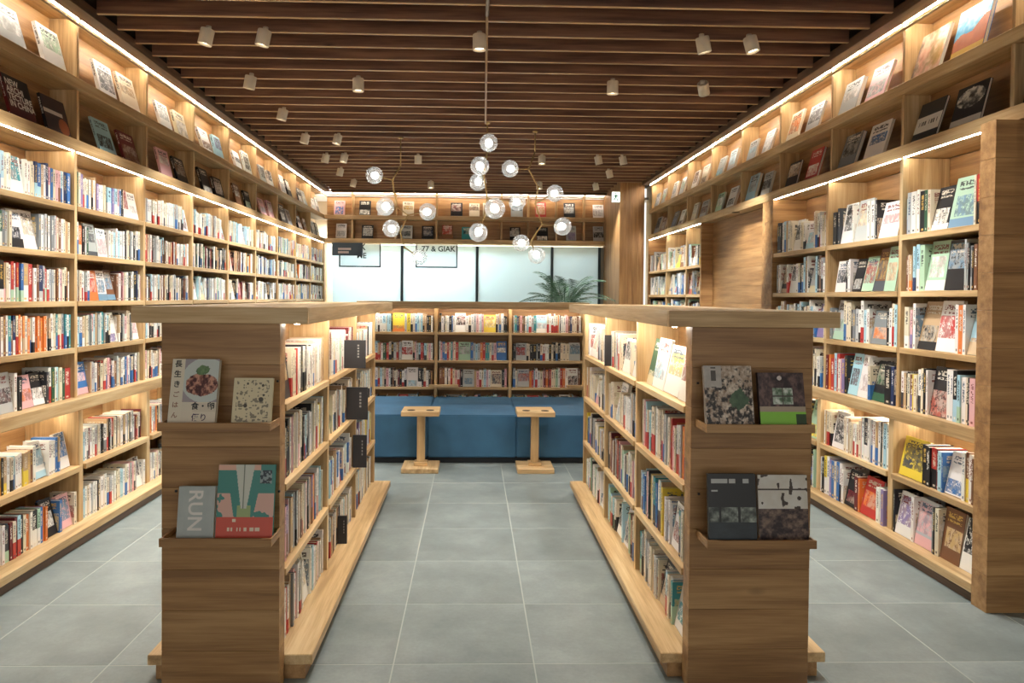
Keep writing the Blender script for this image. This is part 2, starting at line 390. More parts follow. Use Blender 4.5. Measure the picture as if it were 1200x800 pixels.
# side tables
def side_table(x, label):
    t = thing('side_table', (x, 6.52, 0), label, 'table', 'T-shaped oak side tables')
    box('base_slab', x-.165, x+.165, 6.37, 6.70, 0, .045, oak, t, .004); box('base_block', x-.06, x+.06, 6.48, 6.60, .045, .075, oak, t, .003)
    box('post', x-.035, x+.035, 6.505, 6.575, .075, .505, oak, t, .003)
    bm = bmesh.new(); cuboid(bm, x-.17, x+.17, 6.39, 6.70, .505, .55); bmesh.ops.bevel(bm, geom=bm.edges[:], offset=.004, segments=1, affect='EDGES'); bm_obj('table_top', bm, oak(1, .5, .1), t)
    for dx in (-.085, .085):
        bm = bmesh.new(); lathe(bm, [(.036, 0), (.036, .0018), (.030, .0018)], (x+dx, 6.47, .55), 20); bm_obj('cup_hole', bm, plain('cup_hole_dark', lin('#2a1c12'), .7), t)
    return t
side_table(-.462, 'oak T-shaped side table with two cup holes, left of the pair before the blue bench')
side_table(.575, 'oak T-shaped side table with two cup holes, right of the pair before the blue bench')

# ------------------------------------------------------------------ frosted glass and what is behind it
def frost():
    t = NT('frosted_glass'); tr = t.n('ShaderNodeBsdfTranslucent'); tr.inputs[0].default_value = (.80, .90, .94, 1)
    df = t.n('ShaderNodeBsdfDiffuse'); df.inputs[0].default_value = (.62, .72, .76, 1); mx = t.n('ShaderNodeMixShader'); mx.inputs[0].default_value = .45
    n = t.noise(t.n('ShaderNodeTexCoord').outputs['Object'], 300, 1); t.put(mx.inputs[0], t.math('ADD', .42, t.math('MULTIPLY', n, .06)))
    t.t.links.new(tr.outputs[0], mx.inputs[1]); t.t.links.new(df.outputs[0], mx.inputs[2]); t.t.links.new(mx.outputs[0], t.out.inputs[0]); return t.m
FROST = frost()
edges = [-2.45, -1.232, .067, 1.372, 2.20]
for i, (a, b) in enumerate(zip(edges, edges[1:])):
    t = thing('window_%d' % (i+1), ((a+b)/2, 12.5, 0), ('frosted glass pane at the far left behind a framed notice', 'frosted glass pane second from left with a framed notice', 'plain frosted glass pane behind the right of the chandelier', 'grey frosted glass pane behind the palm')[i], 'window', kind='structure')
    box('pane', a+.02, b-.02, 12.50, 12.512, .02, 2.46, FROST, t, 0)
    box('mullion', b-.022, b+.022, 12.48, 12.53, 0, 2.46, plain('dark_frame', lin('#2c3f49'), .5), t)
box('curtain', 2.222, 2.275, 12.49, 12.52, 0, 2.46, plain('grey_curtain', lin('#8d8d84'), .9), t)
la = bpy.data.lights.new('back_room_light', 'AREA'); la.shape = 'RECTANGLE'; la.size = 2.6; la.size_y = .5; la.energy = 190; la.color = (.76, .91, 1)
lo = bpy.data.objects.new('back_room_light', la); C.objects.link(lo); lo.location = (-1.25, 12.95, 2.75); lo.rotation_euler = (math.radians(28), 0, 0)
lb = bpy.data.lights.new('back_room_light', 'AREA'); lb.shape = 'RECTANGLE'; lb.size = 2.2; lb.size_y = .4; lb.energy = 32; lb.color = (.82, .93, 1)
lo2 = bpy.data.objects.new('back_room_light', lb); C.objects.link(lo2); lo2.location = (1.3, 12.95, 2.75); lo2.rotation_euler = (math.radians(28), 0, 0)
box('trim_3', -2.96, 3.1, 12.52, 13.25, 3.30, 3.34, plain('white_paint', (.8, .8, .8), .7), None, 0)['kind'] = 'structure'
def paper():
    t = NT('backlit_paper'); tr = t.n('ShaderNodeBsdfTranslucent'); df = t.n('ShaderNodeBsdfDiffuse'); mx = t.n('ShaderNodeMixShader')
    n = t.noise(t.n('ShaderNodeTexCoord').outputs['Object'], 200, 1); t.put(mx.inputs[0], t.math('ADD', .25, t.math('MULTIPLY', n, .06)))
    tr.inputs[0].default_value = (.97, .97, .97, 1); df.inputs[0].default_value = (.9, .9, .9, 1)
    t.t.links.new(tr.outputs[0], mx.inputs[1]); t.t.links.new(df.outputs[0], mx.inputs[2]); t.t.links.new(mx.outputs[0], t.out.inputs[0]); return t.m
def text_obj(name, body, size, mat, M, parent=None, align='CENTER', bold=0, ext=.0004):
    cu = bpy.data.curves.new('t', 'FONT'); cu.body = body; cu.size = size; cu.align_x = align; cu.align_y = 'CENTER'; cu.extrude = ext; cu.offset = bold; cu.resolution_u = 3
    tmp = bpy.data.objects.new('t', cu); C.objects.link(tmp); bpy.context.view_layer.update()
    me = bpy.data.meshes.new_from_object(tmp.evaluated_get(bpy.context.evaluated_depsgraph_get())); bpy.data.objects.remove(tmp)
    me.materials.clear(); o = mesh_obj(name, me, mat); o.matrix_world = M
    if parent is not None: o.parent = parent; o.matrix_parent_inverse = Matrix(); o.matrix_local = M
    return o
INK = plain('print_black', lin('#20262a'), .6); WHT = plain('print_white', lin('#e9e6df'), .6); PAPER = paper()
FRONT_Y = Matrix(((1,0,0,0),(0,0,-1,0),(0,1,0,0),(0,0,0,1)))   # text plane facing -Y
def notice(x0, x1, label, lines):
    t = thing('framed_notice', ((x0+x1)/2, 12.49, 2.07), label, 'notice', 'framed notices on the frosted glass')
    L = t.location
    box('paper', x0, x1, 12.4955, 12.4975, 2.075, 2.48, PAPER, t, 0)
    for a, b, c, d in ((x0, x1, 2.075, 2.097),): box('frame_rail', a, b, 12.482, 12.498, c, d, INK, t, 0)
    for a, b in ((x0, x0+.02), (x1-.02, x1)): box('frame_stile', a, b, 12.482, 12.498, 2.097, 2.48, INK, t, 0)
    for s, sz, dx, z in lines:
        text_obj('lettering', s, sz, INK, Matrix.Translation((dx, -.0035, z-2.07)) @ FRONT_Y, t, bold=.002)
notice(-2.318, -1.60, 'white notice in a thin black frame on the far left frosted pane', [('JX', .16, .02, 2.42), ('ME', .13, .03, 2.27)])
notice(-.997, -.274, 'white notice in a thin black frame lettered 77 on the second pane', [('77 & GIAK', .13, .03, 2.40)])
sg = thing('hanging_sign', (-2.17, 12.3, 2.27), 'small dark blue sign beneath the back display shelf at far left', 'sign')
p0, p1 = at(389, 288, 12.33), at(425, 299.5, 12.33)
box('sign_board', p0.x, p1.x, 12.325, 12.335, p1.z, 2.482, plain('sign_navy', lin('#33424f'), .5), sg, 0)
for k, (a, b, z) in enumerate(((.2, .62, .66), (.2, .55, .33))):
    box('lettering', p0.x+(p1.x-p0.x)*a, p0.x+(p1.x-p0.x)*b, 12.3235, 12.325, p1.z+.17*z-.018, p1.z+.17*z+.018, plain('sign_ink', lin('#b9a9a8'), .6), sg, 0)
# exit sign
ex = thing('exit_sign', (2.2, 11.14, 3.14), 'small lit green and white running man exit sign at the pier', 'sign')
e0, e1 = at(717, 225, 11.14), at(726, 237, 11.14)
box('sign_box', e0.x, e1.x, 11.11, 11.145, e1.z, e0.z, emitter('exit_white', (.85, 1, .95), .9), ex, .002)
GRN = plain('exit_green', lin('#0f7a4a'), .5)
sx, szz = e1.x-e0.x, e0.z-e1.z; cxx, czz = (e0.x+e1.x)/2, (e0.z+e1.z)/2
bm = bmesh.new(); F = lambda a, b: Vector((cxx+a*sx, 11.108, czz+b*szz))
lathe_pts = [F(-.02+.09*math.cos(k*.7854), .33+.07*math.sin(k*.7854)) for k in range(8)]
bm.faces.new([bm.verts.new(p) for p in lathe_pts])
for poly in ([(-.1,.22),(.12,.2),(.05,-.08),(-.15,-.05)], [(-.1,.2),(-.3,.08),(-.34,-.04),(-.27,-.05),(-.22,.05),(-.08,.12)], [(.1,.18),(.3,.1),(.33,.02),(.25,.02),(.1,.1)], [(-.15,-.05),(-.02,-.08),(-.18,-.3),(-.36,-.34),(-.36,-.26),(-.24,-.22)], [(-.02,-.06),(.06,-.08),(.2,-.2),(.22,-.42),(.13,-.42),(.1,-.24)]):
    bm.faces.new([bm.verts.new(F(*p)) for p in poly])
r = bmesh.ops.extrude_face_region(bm, geom=bm.faces[:]); bmesh.ops.translate(bm, vec=(0, .002, 0), verts=[g for g in r['geom'] if isinstance(g, bmesh.types.BMVert)])
bm_obj('running_figure', bm, GRN, ex)

# ------------------------------------------------------------------ ceiling spotlights
CAN = plain('can_cream', lin('#cfc2ad'), .45); CANIN = plain('can_inner', lin('#efe7d8'), .4)
SPOTS = [(-1.79,4.91),(-1.41,4.91),(-1.815,5.93),(-.954,5.95),(-1.825,6.97),(-1.854,8.02),(-1.50,8.04),(.03,4.915),(1.134,5.91),(1.542,4.89),(1.864,4.88),(1.878,5.92),
         (-1.618,9.12),(-.706,9.12),(-1.856,9.14),(.853,9.06),(1.546,9.01),(1.854,9.0),(1.871,9.99),(-1.855,10.13),(-1.83,11.11),(-.665,11.18),(1.877,11.15),(1.013,11.13)]
SPOTS += [(-1.8,3.86),(1.85,3.86),(.02,3.86)]
words = ['first','second','third','fourth','fifth','sixth','seventh','eighth','ninth','tenth','eleventh','twelfth','thirteenth','fourteenth','fifteenth','sixteenth','seventeenth','eighteenth','nineteenth','twentieth']
words += ['twenty-'+w_ for w_ in words[:9]]+['thirtieth']+['thirty-'+w_ for w_ in words[:9]]+['fortieth']
proto = None
for i, (x, y) in enumerate(SPOTS):
    seen = y > 4.4
    rowname = words[min(9, max(0, round((y-4.9)/1.04)))]
    side = 'left' if x < -.3 else 'right' if x > .3 else 'middle'
    same = sorted(abs(q[0]) for q in SPOTS if abs(q[1]-y) < .3 and (q[0] < -.3) == (x < -.3) and (q[0] > .3) == (x > .3))
    rank = '' if len(same) < 2 else (' nearer the wall' if abs(x) == same[-1] else ' farther from the wall' if abs(x) == same[0] else ' between two others')
    lab = ('cream ceiling can spotlight, %s side, %s row%s' % (side, rowname, rank)) if seen else 'cream ceiling can spotlight above the near %s, %s the frame' % (side, 'just outside' if y > 3 else 'well outside')
    t = thing('ceiling_spotlight', (x, y, CEIL), lab, 'spotlight', 'can spotlights on the slat ceiling')
    tilt = (random.uniform(-.12, .12), .22*(-1 if x > 0 else 1)*(abs(x) > 1.2), 0)
    if proto is None:
        bm = bmesh.new(); lathe(bm, [(.018, 0), (.018, -.03)], n=12); m0 = bm_obj('mount', bm, CAN, t, True, False).data
        bm = bmesh.new(); lathe(bm, [(.044, -.022), (.046, -.028), (.046, -.125), (.040, -.125), (.037, -.108)], n=20, cap=False); bm.faces.new([v for v in bm.verts if abs(v.co.z+.022) < 1e-5]); m1 = bm_obj('can', bm, CAN, t, True, False).data
        bm = bmesh.new(); lathe(bm, [(.037, -.108), (.03, -.106)], n=20); m2 = bm_obj('lens', bm, emitter('lens_glow', (1, .88, .68), 5), t, True, False).data
        proto = [('mount', m0), ('can', m1), ('lens', m2)]
    else:
        for nm, me in proto: mesh_obj(nm, me, None, t)
    for ch in t.children:
        if ch.name.split('.')[0] != 'mount': ch.rotation_euler = tilt
    ld = bpy.data.lights.new('spot_lamp', 'SPOT'); ld.energy = SPOT_POWER; ld.spot_size = math.radians(84); ld.spot_blend = .75; ld.shadow_soft_size = .035; ld.color = (1, .965, .91)
    lo = bpy.data.objects.new('spot_lamp', ld); link(lo, t); lo.location = Vector((0, 0, 0))+Matrix.Rotation(tilt[0], 3, 'X') @ (Matrix.Rotation(tilt[1], 3, 'Y') @ Vector((0, 0, -.13))); lo.rotation_euler = tilt
    if (x, y) == (1.878, 5.92):     # this one is turned to wash the plain oak panel
        ld.spot_size = math.radians(40); ld.energy *= 4; d_ = (Vector((2.86, 7.62, 1.45))-t.location).to_track_quat('-Z', 'Y')
        lo.rotation_euler = d_.to_euler(); lo.location = d_ @ Vector((0, 0, -.135))
        for ch in t.children:
            if ch.name.split('.')[0] in ('can', 'lens'): ch.rotation_euler = d_.to_euler()
dl = thing('recessed_downlight', (2.735, 7.45, 2.482), 'small dark downlight in the ledge above the plain oak panel', 'downlight')
bm = bmesh.new(); lathe(bm, [(.04, 0), (.04, -.004), (.028, -.004), (.026, -.001)], (2.735, 7.45, 2.482), 20); bm_obj('trim_ring', bm, plain('downlight_ring', lin('#3a2c20'), .5), dl, True)
ld = bpy.data.lights.new('downlight_lamp', 'SPOT'); ld.energy = 6; ld.spot_size = math.radians(100); ld.spot_blend = 1; ld.shadow_soft_size = .02; ld.color = (1, .93, .8)
lo = bpy.data.objects.new('downlight_lamp', ld); link(lo, dl); lo.location = (0, 0, -.012)
# conduit along the ceiling
cd = thing('ceiling_conduit', (.085, 5.8, CEIL-.02), 'thin metal conduit running along the middle of the slat ceiling', 'conduit')
bm = bmesh.new(); tube(bm, [(.075, 2.2, CEIL-.012), (.075, 4.6, CEIL-.012)], .012, 10); bm_obj('pipe', bm, plain('conduit_metal', lin('#9a8d80'), .4, .6), cd, True)
bm = bmesh.new(); tube(bm, [(.075, 4.6, CEIL-.012), (.115, 7.42, CEIL-.012)], .009, 10); bm_obj('cable', bm, plain('cable_tan', lin('#a98f74'), .5), cd, True)

# ------------------------------------------------------------------ bubble pendants
def glass():
    t = NT('clear_glass'); t.b.inputs['Transmission Weight'].default_value = 1; t.b.inputs['Roughness'].default_value = 0; t.b.inputs['IOR'].default_value = 1.45; t.put(t.b.inputs['Base Color'], (.97, .99, 1))
    lw = t.n('ShaderNodeLayerWeight'); lw.inputs[0].default_value = .25
    tp = t.n('ShaderNodeBsdfTransparent'); mx = t.n('ShaderNodeMixShader')
    tp.inputs[0].default_value = (.93, .96, .97, 1)
    gl = t.n('ShaderNodeBsdfGlossy'); gl.inputs['Roughness'].default_value = .03; t.put(gl.inputs[0], (.95, .97, 1))
    t.put(mx.inputs[0], t.math('ADD', .08, t.math('MULTIPLY', lw.outputs['Facing'], .75)))
    df = t.n('ShaderNodeBsdfTranslucent'); df.inputs[0].default_value = (.9, .93, .95, 1); m2 = t.n('ShaderNodeMixShader'); m2.inputs[0].default_value = .16
    t.t.links.new(tp.outputs[0], mx.inputs[1]); t.t.links.new(gl.outputs[0], mx.inputs[2]); t.t.links.new(mx.outputs[0], m2.inputs[1]); t.t.links.new(df.outputs[0], m2.inputs[2]); t.t.links.new(m2.outputs[0], t.out.inputs[0]); return t.m
GLASS = glass(); BULB = emitter('bulb_glow', (1, .95, .88), 9)
def sphere_bm(c, r, n=20, m=12):
    bm = bmesh.new(); bmesh.ops.create_uvsphere(bm, u_segments=n, v_segments=m, radius=r); bmesh.ops.translate(bm, vec=c, verts=bm.verts); return bm
def pendant(label, D, stem_px, nodes, arms, globes):
    """nodes: id -> (px, py, depth offset); arms: lists of node ids; globes: (px, py, offset, radius px, node id)"""
    P = {k: at(a, b, D+c) for k, (a, b, c) in nodes.items()}
    topn = P['top']; t = thing('bubble_pendant', (topn.x, topn.y, CEIL), label, 'chandelier', 'branching glass bubble pendants')
    bm = bmesh.new(); lathe(bm, [(.015, 0), (.03, 0), (.03, -.012), (.008, -.018)], (topn.x, topn.y, CEIL), 20); bm_obj('canopy', bm, brass, t, True)
    bm = bmesh.new(); tube(bm, [(topn.x, topn.y, CEIL-.02), topn], .007, 8); bm_obj('stem', bm, brass, t, True)
    for a in arms:
        bm = bmesh.new(); tube(bm, [P[k] for k in a], .0085, 8); bm_obj('arm', bm, brass, t, True)
    for k, p in P.items():
        if k != 'top': bm_obj('joint', sphere_bm(p, .014, 10, 6), brass, t, True)
    for (a, b, c, r, nd) in globes:
        g = at(a, b, D+c); rad = r/F_PX*(D+c); d = (P[nd]-g); 
        if d.length > rad:
            e = g+d.normalized()*rad*.97
            bm = bmesh.new(); tube(bm, [P[nd], e], .0075, 8); bm_obj('arm', bm, brass, t, True)
        else: e = g+d.normalized()*rad*.97
        gb = bm_obj('globe', sphere_bm(g, rad, 28, 16), GLASS, t, True)
        dn = d.normalized(); bm = bmesh.new(); tube(bm, [e, g+dn*rad*.42], [.016, .016], 10); bm_obj('socket', bm, plain('socket_white', lin('#d8d4c8'), .4), gb, True)
        bm_obj('bulb', sphere_bm(g+dn*rad*.1, rad*.42, 14, 8), BULB, gb, True)
    return t
pendant('middle glass bubble pendant, globes strung down a central stem', 7.45, None,
        {'top': (571, 178, 0), 'm1': (567, 204, 0), 'm2': (571, 232, 0), 'm3': (567, 255, 0)}, [['top', 'm1', 'm2', 'm3']],
        [(572.8,167.3,-.1,10.5,'top'),(562.3,194.4,-.08,11,'m1'),(560,213.5,.06,10,'m1'),(579.8,244.3,-.1,12,'m2'),(606,236.8,.12,10,'m2'),(560.5,272.3,-.02,11,'m3')])
pendant('right glass bubble pendant with five globes on bent arms', 7.8, None,
        {'top': (627, 178, 0), 'a': (619.5, 198, 0), 'b': (630.5, 219, .05), 'c': (627.5, 238, .1), 'd': (635, 263, .05), 'e': (622, 283, 0)}, [['top', 'a', 'b', 'c', 'd', 'e']],
        [(597.8,197.6,0,10,'a'),(650.3,226.3,.12,10,'c'),(659.2,265.3,.05,10.5,'d'),(610.6,284.7,0,10,'e'),(628.8,299,.02,10,'e')])
pendant('left glass bubble pendant with five globes on bent arms', 8.2, None,
        {'top': (469.5, 194, 0), 'a': (460, 211, 0), 'b': (462, 226, .05), 'c': (466, 243, .1), 'd': (478, 252, .05), 'e': (469, 272, 0), 'f': (474, 290, 0)}, [['top', 'a', 'b', 'c', 'd', 'e', 'f']],
        [(438.7,205.3,0,10,'a'),(451.5,242,.1,10.5,'c'),(501.2,248,.05,10,'d'),(458.5,267.6,0,10,'e'),(491,301,0,9.5,'f')])

# ------------------------------------------------------------------ palm behind the low bookcase
palm = thing('potted_palm', (1.17, 9.2, 0), 'dark green potted palm behind the low back bookcase', 'plant')
bm = bmesh.new(); lathe(bm, [(.15, 0), (.19, .4), (.21, .42), (.21, .46), (.185, .46), (.175, .40), (.0005, .40)], (1.17, 9.2, 0), 24); bm_obj('pot', bm, plain('pot_grey', lin('#6b6a66'), .7), palm, True)
LEAF = NT('palm_leaf'); nz = LEAF.noise(LEAF.n('ShaderNodeTexCoord').outputs['Object'], 9, 2); LEAF.put(LEAF.b.inputs['Base Color'], LEAF.ramp(nz, [(.3, lin('#1c3a28')), (.7, lin('#3c6446'))])); LEAF.b.inputs['Roughness'].default_value = .5; LEAF = LEAF.m
for k in range(3):
    bm = bmesh.new(); tube(bm, [(1.17+.05*(k-1), 9.2+.03*k, .39), (1.17+.08*(k-1), 9.2, .9), (1.17+.06*(k-1), 9.2, 1.52)], [.022, .018, .014], 8); bm_obj('trunk', bm, plain('palm_trunk', lin('#5a4a33'), .8), palm, True)
rs = random.Random(5)
for k in range(30):
    az = k*2.399+rs.uniform(-.2, .2); el = rs.uniform(.2, 1.3); Lf = rs.uniform(.45, .7)
    c0 = Vector((1.17+.06*math.cos(az), 9.2+.06*math.sin(az), 1.5+rs.uniform(-.14, .08)))
    h = Vector((math.cos(az), math.sin(az), 0)); pts = []
    for q in range(9):
        s_ = q/8*Lf; pts.append(c0+h*(s_*math.cos(el)+.25*s_*s_)+Vector((0, 0, s_*math.sin(el)-.95*s_*s_*(1.3-el*.5))))
    bm = bmesh.new(); tube(bm, pts, [.006-.0005*q for q in range(9)], 4)
    for q in range(1, 9):
        d = (pts[q]-pts[q-1]).normalized(); sd = d.cross(Vector((0, 0, 1))).normalized()
        for sgn in (-1, 1):
            for sub in (0, .5):
                b0 = pts[q-1].lerp(pts[q], sub); ll = .19*math.sin(math.pi*min(1, (q+sub)/9.2))**.6+.03
                tip = b0+(sd*sgn*.8+d*.75+Vector((0, 0, -.22))).normalized()*ll; mid = b0.lerp(tip, .45)+Vector((0, 0, .012)); ww = d*.0075
                v = [bm.verts.new(p) for p in (b0, mid-ww, tip, mid+ww)]; bm.faces.new(v)
    bm_obj('frond', bm, LEAF, palm)
# ------------------------------------------------------------------ books
PAL = {'w': ('#e9e6e0', 'white'), 'c': ('#dfd3ba', 'cream'), 'g': ('#b4b8b8', 'light grey'), 'G': ('#7d8285', 'grey'), 'k': ('#1d1c1f', 'black'), 'K': ('#3a3b40', 'charcoal'),
       'r': ('#b83a34', 'red'), 'R': ('#6c2228', 'maroon'), 'o': ('#d97a3a', 'orange'), 'y': ('#e3c846', 'yellow'), 'Y': ('#b8912f', 'mustard'), 'n': ('#a9c9ae', 'mint green'),
       'N': ('#2f5a41', 'dark green'), 't': ('#3b8f95', 'teal'), 'b': ('#3a6fae', 'blue'), 'B': ('#27355c', 'navy'), 's': ('#a9d0de', 'sky blue'), 'p': ('#e0aeb0', 'pink'),
       'P': ('#8a7ba8', 'purple'), 'm': ('#7b5238', 'brown'), 'M': ('#bb9c78', 'tan')}
LIGHTS = 'wcgnsyp'
def jit(c, a=.05):
    r_ = random.uniform(1-a, 1+a); return tuple(min(1, x*r_*random.uniform(1-a*.5, 1+a*.5)) for x in c)
def book_geo(th, wd, h):
    """cover: a U of two boards and a spine, spine at y=0; page block inside"""
    b = min(.0025, th*.14); pts = [(0,0),(th,0),(th,wd),(th-b,wd),(th-b,b),(b,b),(b,wd),(0,wd)]
    V = [(x, y, 0) for x, y in pts]+[(x, y, h) for x, y in pts]
    Fc = [(i, (i+1) % 8, 8+(i+1) % 8, 8+i) for i in range(8)]
    Fc += [(0,5,4,1)[::-1], (1,4,3,2)[::-1], (0,7,6,5)[::-1]]; Fc = [f if i < 8 else f for i, f in enumerate(Fc)]
    Fc[8:] = [(0,5,4,1), (1,4,3,2), (0,7,6,5)]
    Fc += [tuple(8+i for i in f[::-1]) for f in ((0,5,4,1), (1,4,3,2), (0,7,6,5))]
    uvs = []; kinds = []
    for i, f in enumerate(Fc):
        if i == 0: uvs.append([(0,0),(1,0),(1,1),(0,1)]); kinds.append(0)
        elif i == 1: uvs.append([(0,0),(1,0),(1,1),(0,1)]); kinds.append(.5)
        elif i == 7: uvs.append([(0,0),(1,0),(1,1),(0,1)]); kinds.append(.5)
        else: uvs.append([(0,0)]*4); kinds.append(1)
    e = .003; pv = [(b,b,e),(th-b,b,e),(th-b,wd-e,e),(b,wd-e,e),(b,b,h-e),(th-b,b,h-e),(th-b,wd-e,h-e),(b,wd-e,h-e)]
    pf = [(3,2,1,0),(4,5,6,7),(0,1,5,4),(1,2,6,5),(2,3,7,6),(3,0,4,7)]
    return V, Fc, uvs, kinds, pv, pf
def set_attrs(me, uvs, base, obi, ink, par):
    uvl = me.uv_layers.new(name='uv'); uvl.data.foreach_set('uv', [c for f in uvs for p in f for c in p])
    for nm, dat in (('base', base), ('obi', obi), ('ink', ink)):
        a = me.attributes.new(nm, 'FLOAT_COLOR', 'FACE'); a.data.foreach_set('color', [c for f in dat for c in (*f, 1)])
    a = me.attributes.new('par', 'FLOAT_VECTOR', 'FACE'); a.data.foreach_set('vector', [c for f in par for c in f])
def make_book(b, name='book', cover_art=None):
    V, Fc, uvs, kinds, pv, pf = book_geo(b['th'], b['wd'], b['h'])
    me = bpy.data.meshes.new(name); me.from_pydata(V, [], Fc); n = len(Fc)
    set_attrs(me, uvs, [b['base']]*n, [b['obi']]*n, [b['ink']]*n, [(b['obih'], b['rnd'], k) for k in kinds])
    o = mesh_obj(name, me, BOOK); o.matrix_world = b['M']
    mp = bpy.data.meshes.new('page_block'); mp.from_pydata(pv, [], pf); mesh_obj('page_block', mp, PAGES, o)
    return o
ALL = []
def frame(P, t, n):
    return Matrix(((t.x, n.x, 0, P.x), (t.y, n.y, 0, P.y), (0, 0, 1, P.z), (0, 0, 0, 1)))
ONE_SIZE = {'left': (.185, .225, .125, .018), 'right': (.225, .30, .17, .022), 'isl': (.19, .25, .14, .018), 'back': (.18, .215, .125, .019)}
def parse(tok):
    f = tok.endswith('F'); s = tok[:-1] if f else tok; wdt = None
    if s and s[-1].isdigit(): wdt = int(s[-1]); s = s[:-1]
    return s[0], (s[1] if len(s) > 1 else None), wdt, f
def rand_tokens(n, weights='wwwwwccccggGkkKrRoYnNtbBspPmM', faces=.12):
    out = []
    for _ in range(n):
        a = random.choice(weights); s = a+(random.choice('wwkrbygc') if random.random() < .4 else '')
        if s[0] == s[-1] and len(s) > 1: s = s[0]
        out.append(s+str(random.choice('1222233')) if random.random() > faces else s+'F')
    return out
def row(size, P, t, n, L, H, toks, where, group, setback=.012, fill=.96):
    """P: left end of the shelf as seen from the aisle, on its front edge; t: to the right; n: into the shelf"""
    P, t, n = Vector(P), Vector(t), Vector(n); lo, hi, fw, unit = ONE_SIZE[size]; hi = min(hi, H-.012); lo = min(lo, hi-.02)
    items = []
    for tk in (toks.split() if isinstance(toks, str) else toks):
        a, b2, wdt, f = parse(tk)
        if f: items.append([a, b2, fw*random.uniform(.9, 1.12)*((wdt or 5)/5), True])
        else: items.append([a, b2, unit*(wdt or 2)/2*random.uniform(.8, 1.2), False])
    avail = L*fill; src = [i for i in items if not i[3]] or [['w', None, unit, False]]
    while sum(i[2] for i in items) < avail/1.25:
        q = list(random.choice(src)) if random.random() < .45 else [random.choice('wwwcccgMs'), random.choice([None, None, 'r', 'k', 'b']), 0, False]; q[2] = unit*random.uniform(.8, 1.2); items.insert(random.randint(0, len(items)), q)
    ft = sum(i[2] for i in items if i[3]); st = sum(i[2] for i in items if not i[3])
    if ft > avail*.85: k = avail*.85/ft; ft *= k; [i.__setitem__(2, i[2]*k) for i in items if i[3]]
    if st > 0:
        k = (avail-ft)/st
        if k > 1.7: k = 1.7
        for i in items:
            if not i[3]: i[2] *= k
    x = (L-sum(i[2] for i in items))*.5; hprev = random.uniform(lo, hi)
    for idx, (a, b2, wdt, f) in enumerate(items):
        if random.random() < .35: hprev = random.uniform(lo, hi)
        h = min(hi, max(lo*.92, hprev+random.uniform(-.006, .006)))
        base = jit(lin(PAL[a][0])); light = a in LIGHTS
        obi = jit(lin(PAL[b2][0])) if b2 else jit(lin(random.choice(['#e8e4dc', '#c9b190', '#6e8fa8', '#a85a4e', '#d8cba8', '#4a4f55'])))
        ink = lin(random.choice(['#26262c', '#4a3b34', '#35506b', '#7c2f2b'])) if light else lin(random.choice(['#e6e0d2', '#cfc6b4', '#d9b35c']))
        obih = random.uniform(.28, .48) if b2 and not f else (random.uniform(.12, .25) if f and random.random() < .35 else 0)
        d = dict(base=base, obi=obi, ink=ink, obih=obih, rnd=random.random(), where=where, group=group, idx=idx, col=PAL[a][1], col2=PAL[b2][1] if b2 else None, face=f)
        if f:
            th = random.uniform(.012, .028); hh = min(hi, h*random.uniform(.98, 1.12)); tilt = math.radians(random.uniform(7, 13))
            d.update(th=th, wd=wdt*.97, h=hh)
            # local x -> towards the aisle, y -> right, leaning back
            M = frame(P+t*(x+wdt*.015)+n*(setback+th+.012), t, n) @ Matrix.Rotation(-tilt, 4, 'X') @ Matrix(((0,1,0,0),(-1,0,0,0),(0,0,1,0),(0,0,0,1)))
            M = M @ Matrix.Translation((0, 0, 0))
            d['M'] = M; q = [(th, 0, 0), (th, d['wd'], 0), (th, d['wd'], hh), (th, 0, hh)]
        else:
            wd = min(h*random.uniform(.66, .75), .168 if size == 'isl' else .21); d.update(th=wdt-.0006, wd=wd, h=h)
            lean = 0
            M = frame(P+t*x+n*(setback+random.uniform(0, .012)), t, n) @ Matrix.Rotation(lean, 4, 'Y')
            d['M'] = M; q = [(0, 0, 0), (d['th'], 0, 0), (d['th'], 0, h), (0, 0, h)]
        pr = [project(M @ Vector(p)) for p in q]; d['area'] = 0
        if all(pr):
            ar = abs(sum(pr[i][0]*pr[(i+1) % 4][1]-pr[(i+1) % 4][0]*pr[i][1] for i in range(4)))/2
            c = M @ Vector([sum(p[i] for p in q)/4 for i in range(3)]); pc = project(c)
            if -5 < pc[0] < 1205 and -5 < pc[1] < 805 and visible(c+n*-.02): d['area'] = ar
        ALL.append(d); x += wdt
OCC = [((-1.326, 2.82, 1.46), (-.643, 5.76, 1.524)), ((.775, 2.82, 1.46), (1.463, 5.76, 1.524)), ((-1.21, 2.845, 0), (-.79, 5.7, 1.46)), ((.89, 2.845, 0), (1.36, 5.7, 1.46)),
       ((2.60, 3.53, 0), (3.05, 3.64, 2.48)), ((-1.25, 6.75, 0), (1.26, 8.02, .46)), ((-1.3, 8.03, 0), (1.3, 8.38, 1.52))]
def visible(c):
    d = c-EYEV
    for a, b in OCC:
        t0, t1 = 0, .995; ok = True
        for i in range(3):
            if abs(d[i]) < 1e-9:
                if not a[i] <= EYEV[i] <= b[i]: ok = False; break
                continue
            p, q = (a[i]-EYEV[i])/d[i], (b[i]-EYEV[i])/d[i]
            if p > q: p, q = q, p
            t0, t1 = max(t0, p), min(t1, q)
        if ok and t0 < t1: return False
    return True
UPY, DNY, INL, INR = (0,1,0), (0,-1,0), (-1,0,0), (1,0,0)
SH = ['top', 'second', 'third', 'fourth', 'fifth', 'sixth', 'bottom']
BAY = ['nearest', 'second', 'third', 'fourth', 'fifth', 'sixth', 'seventh', 'eighth', 'ninth']
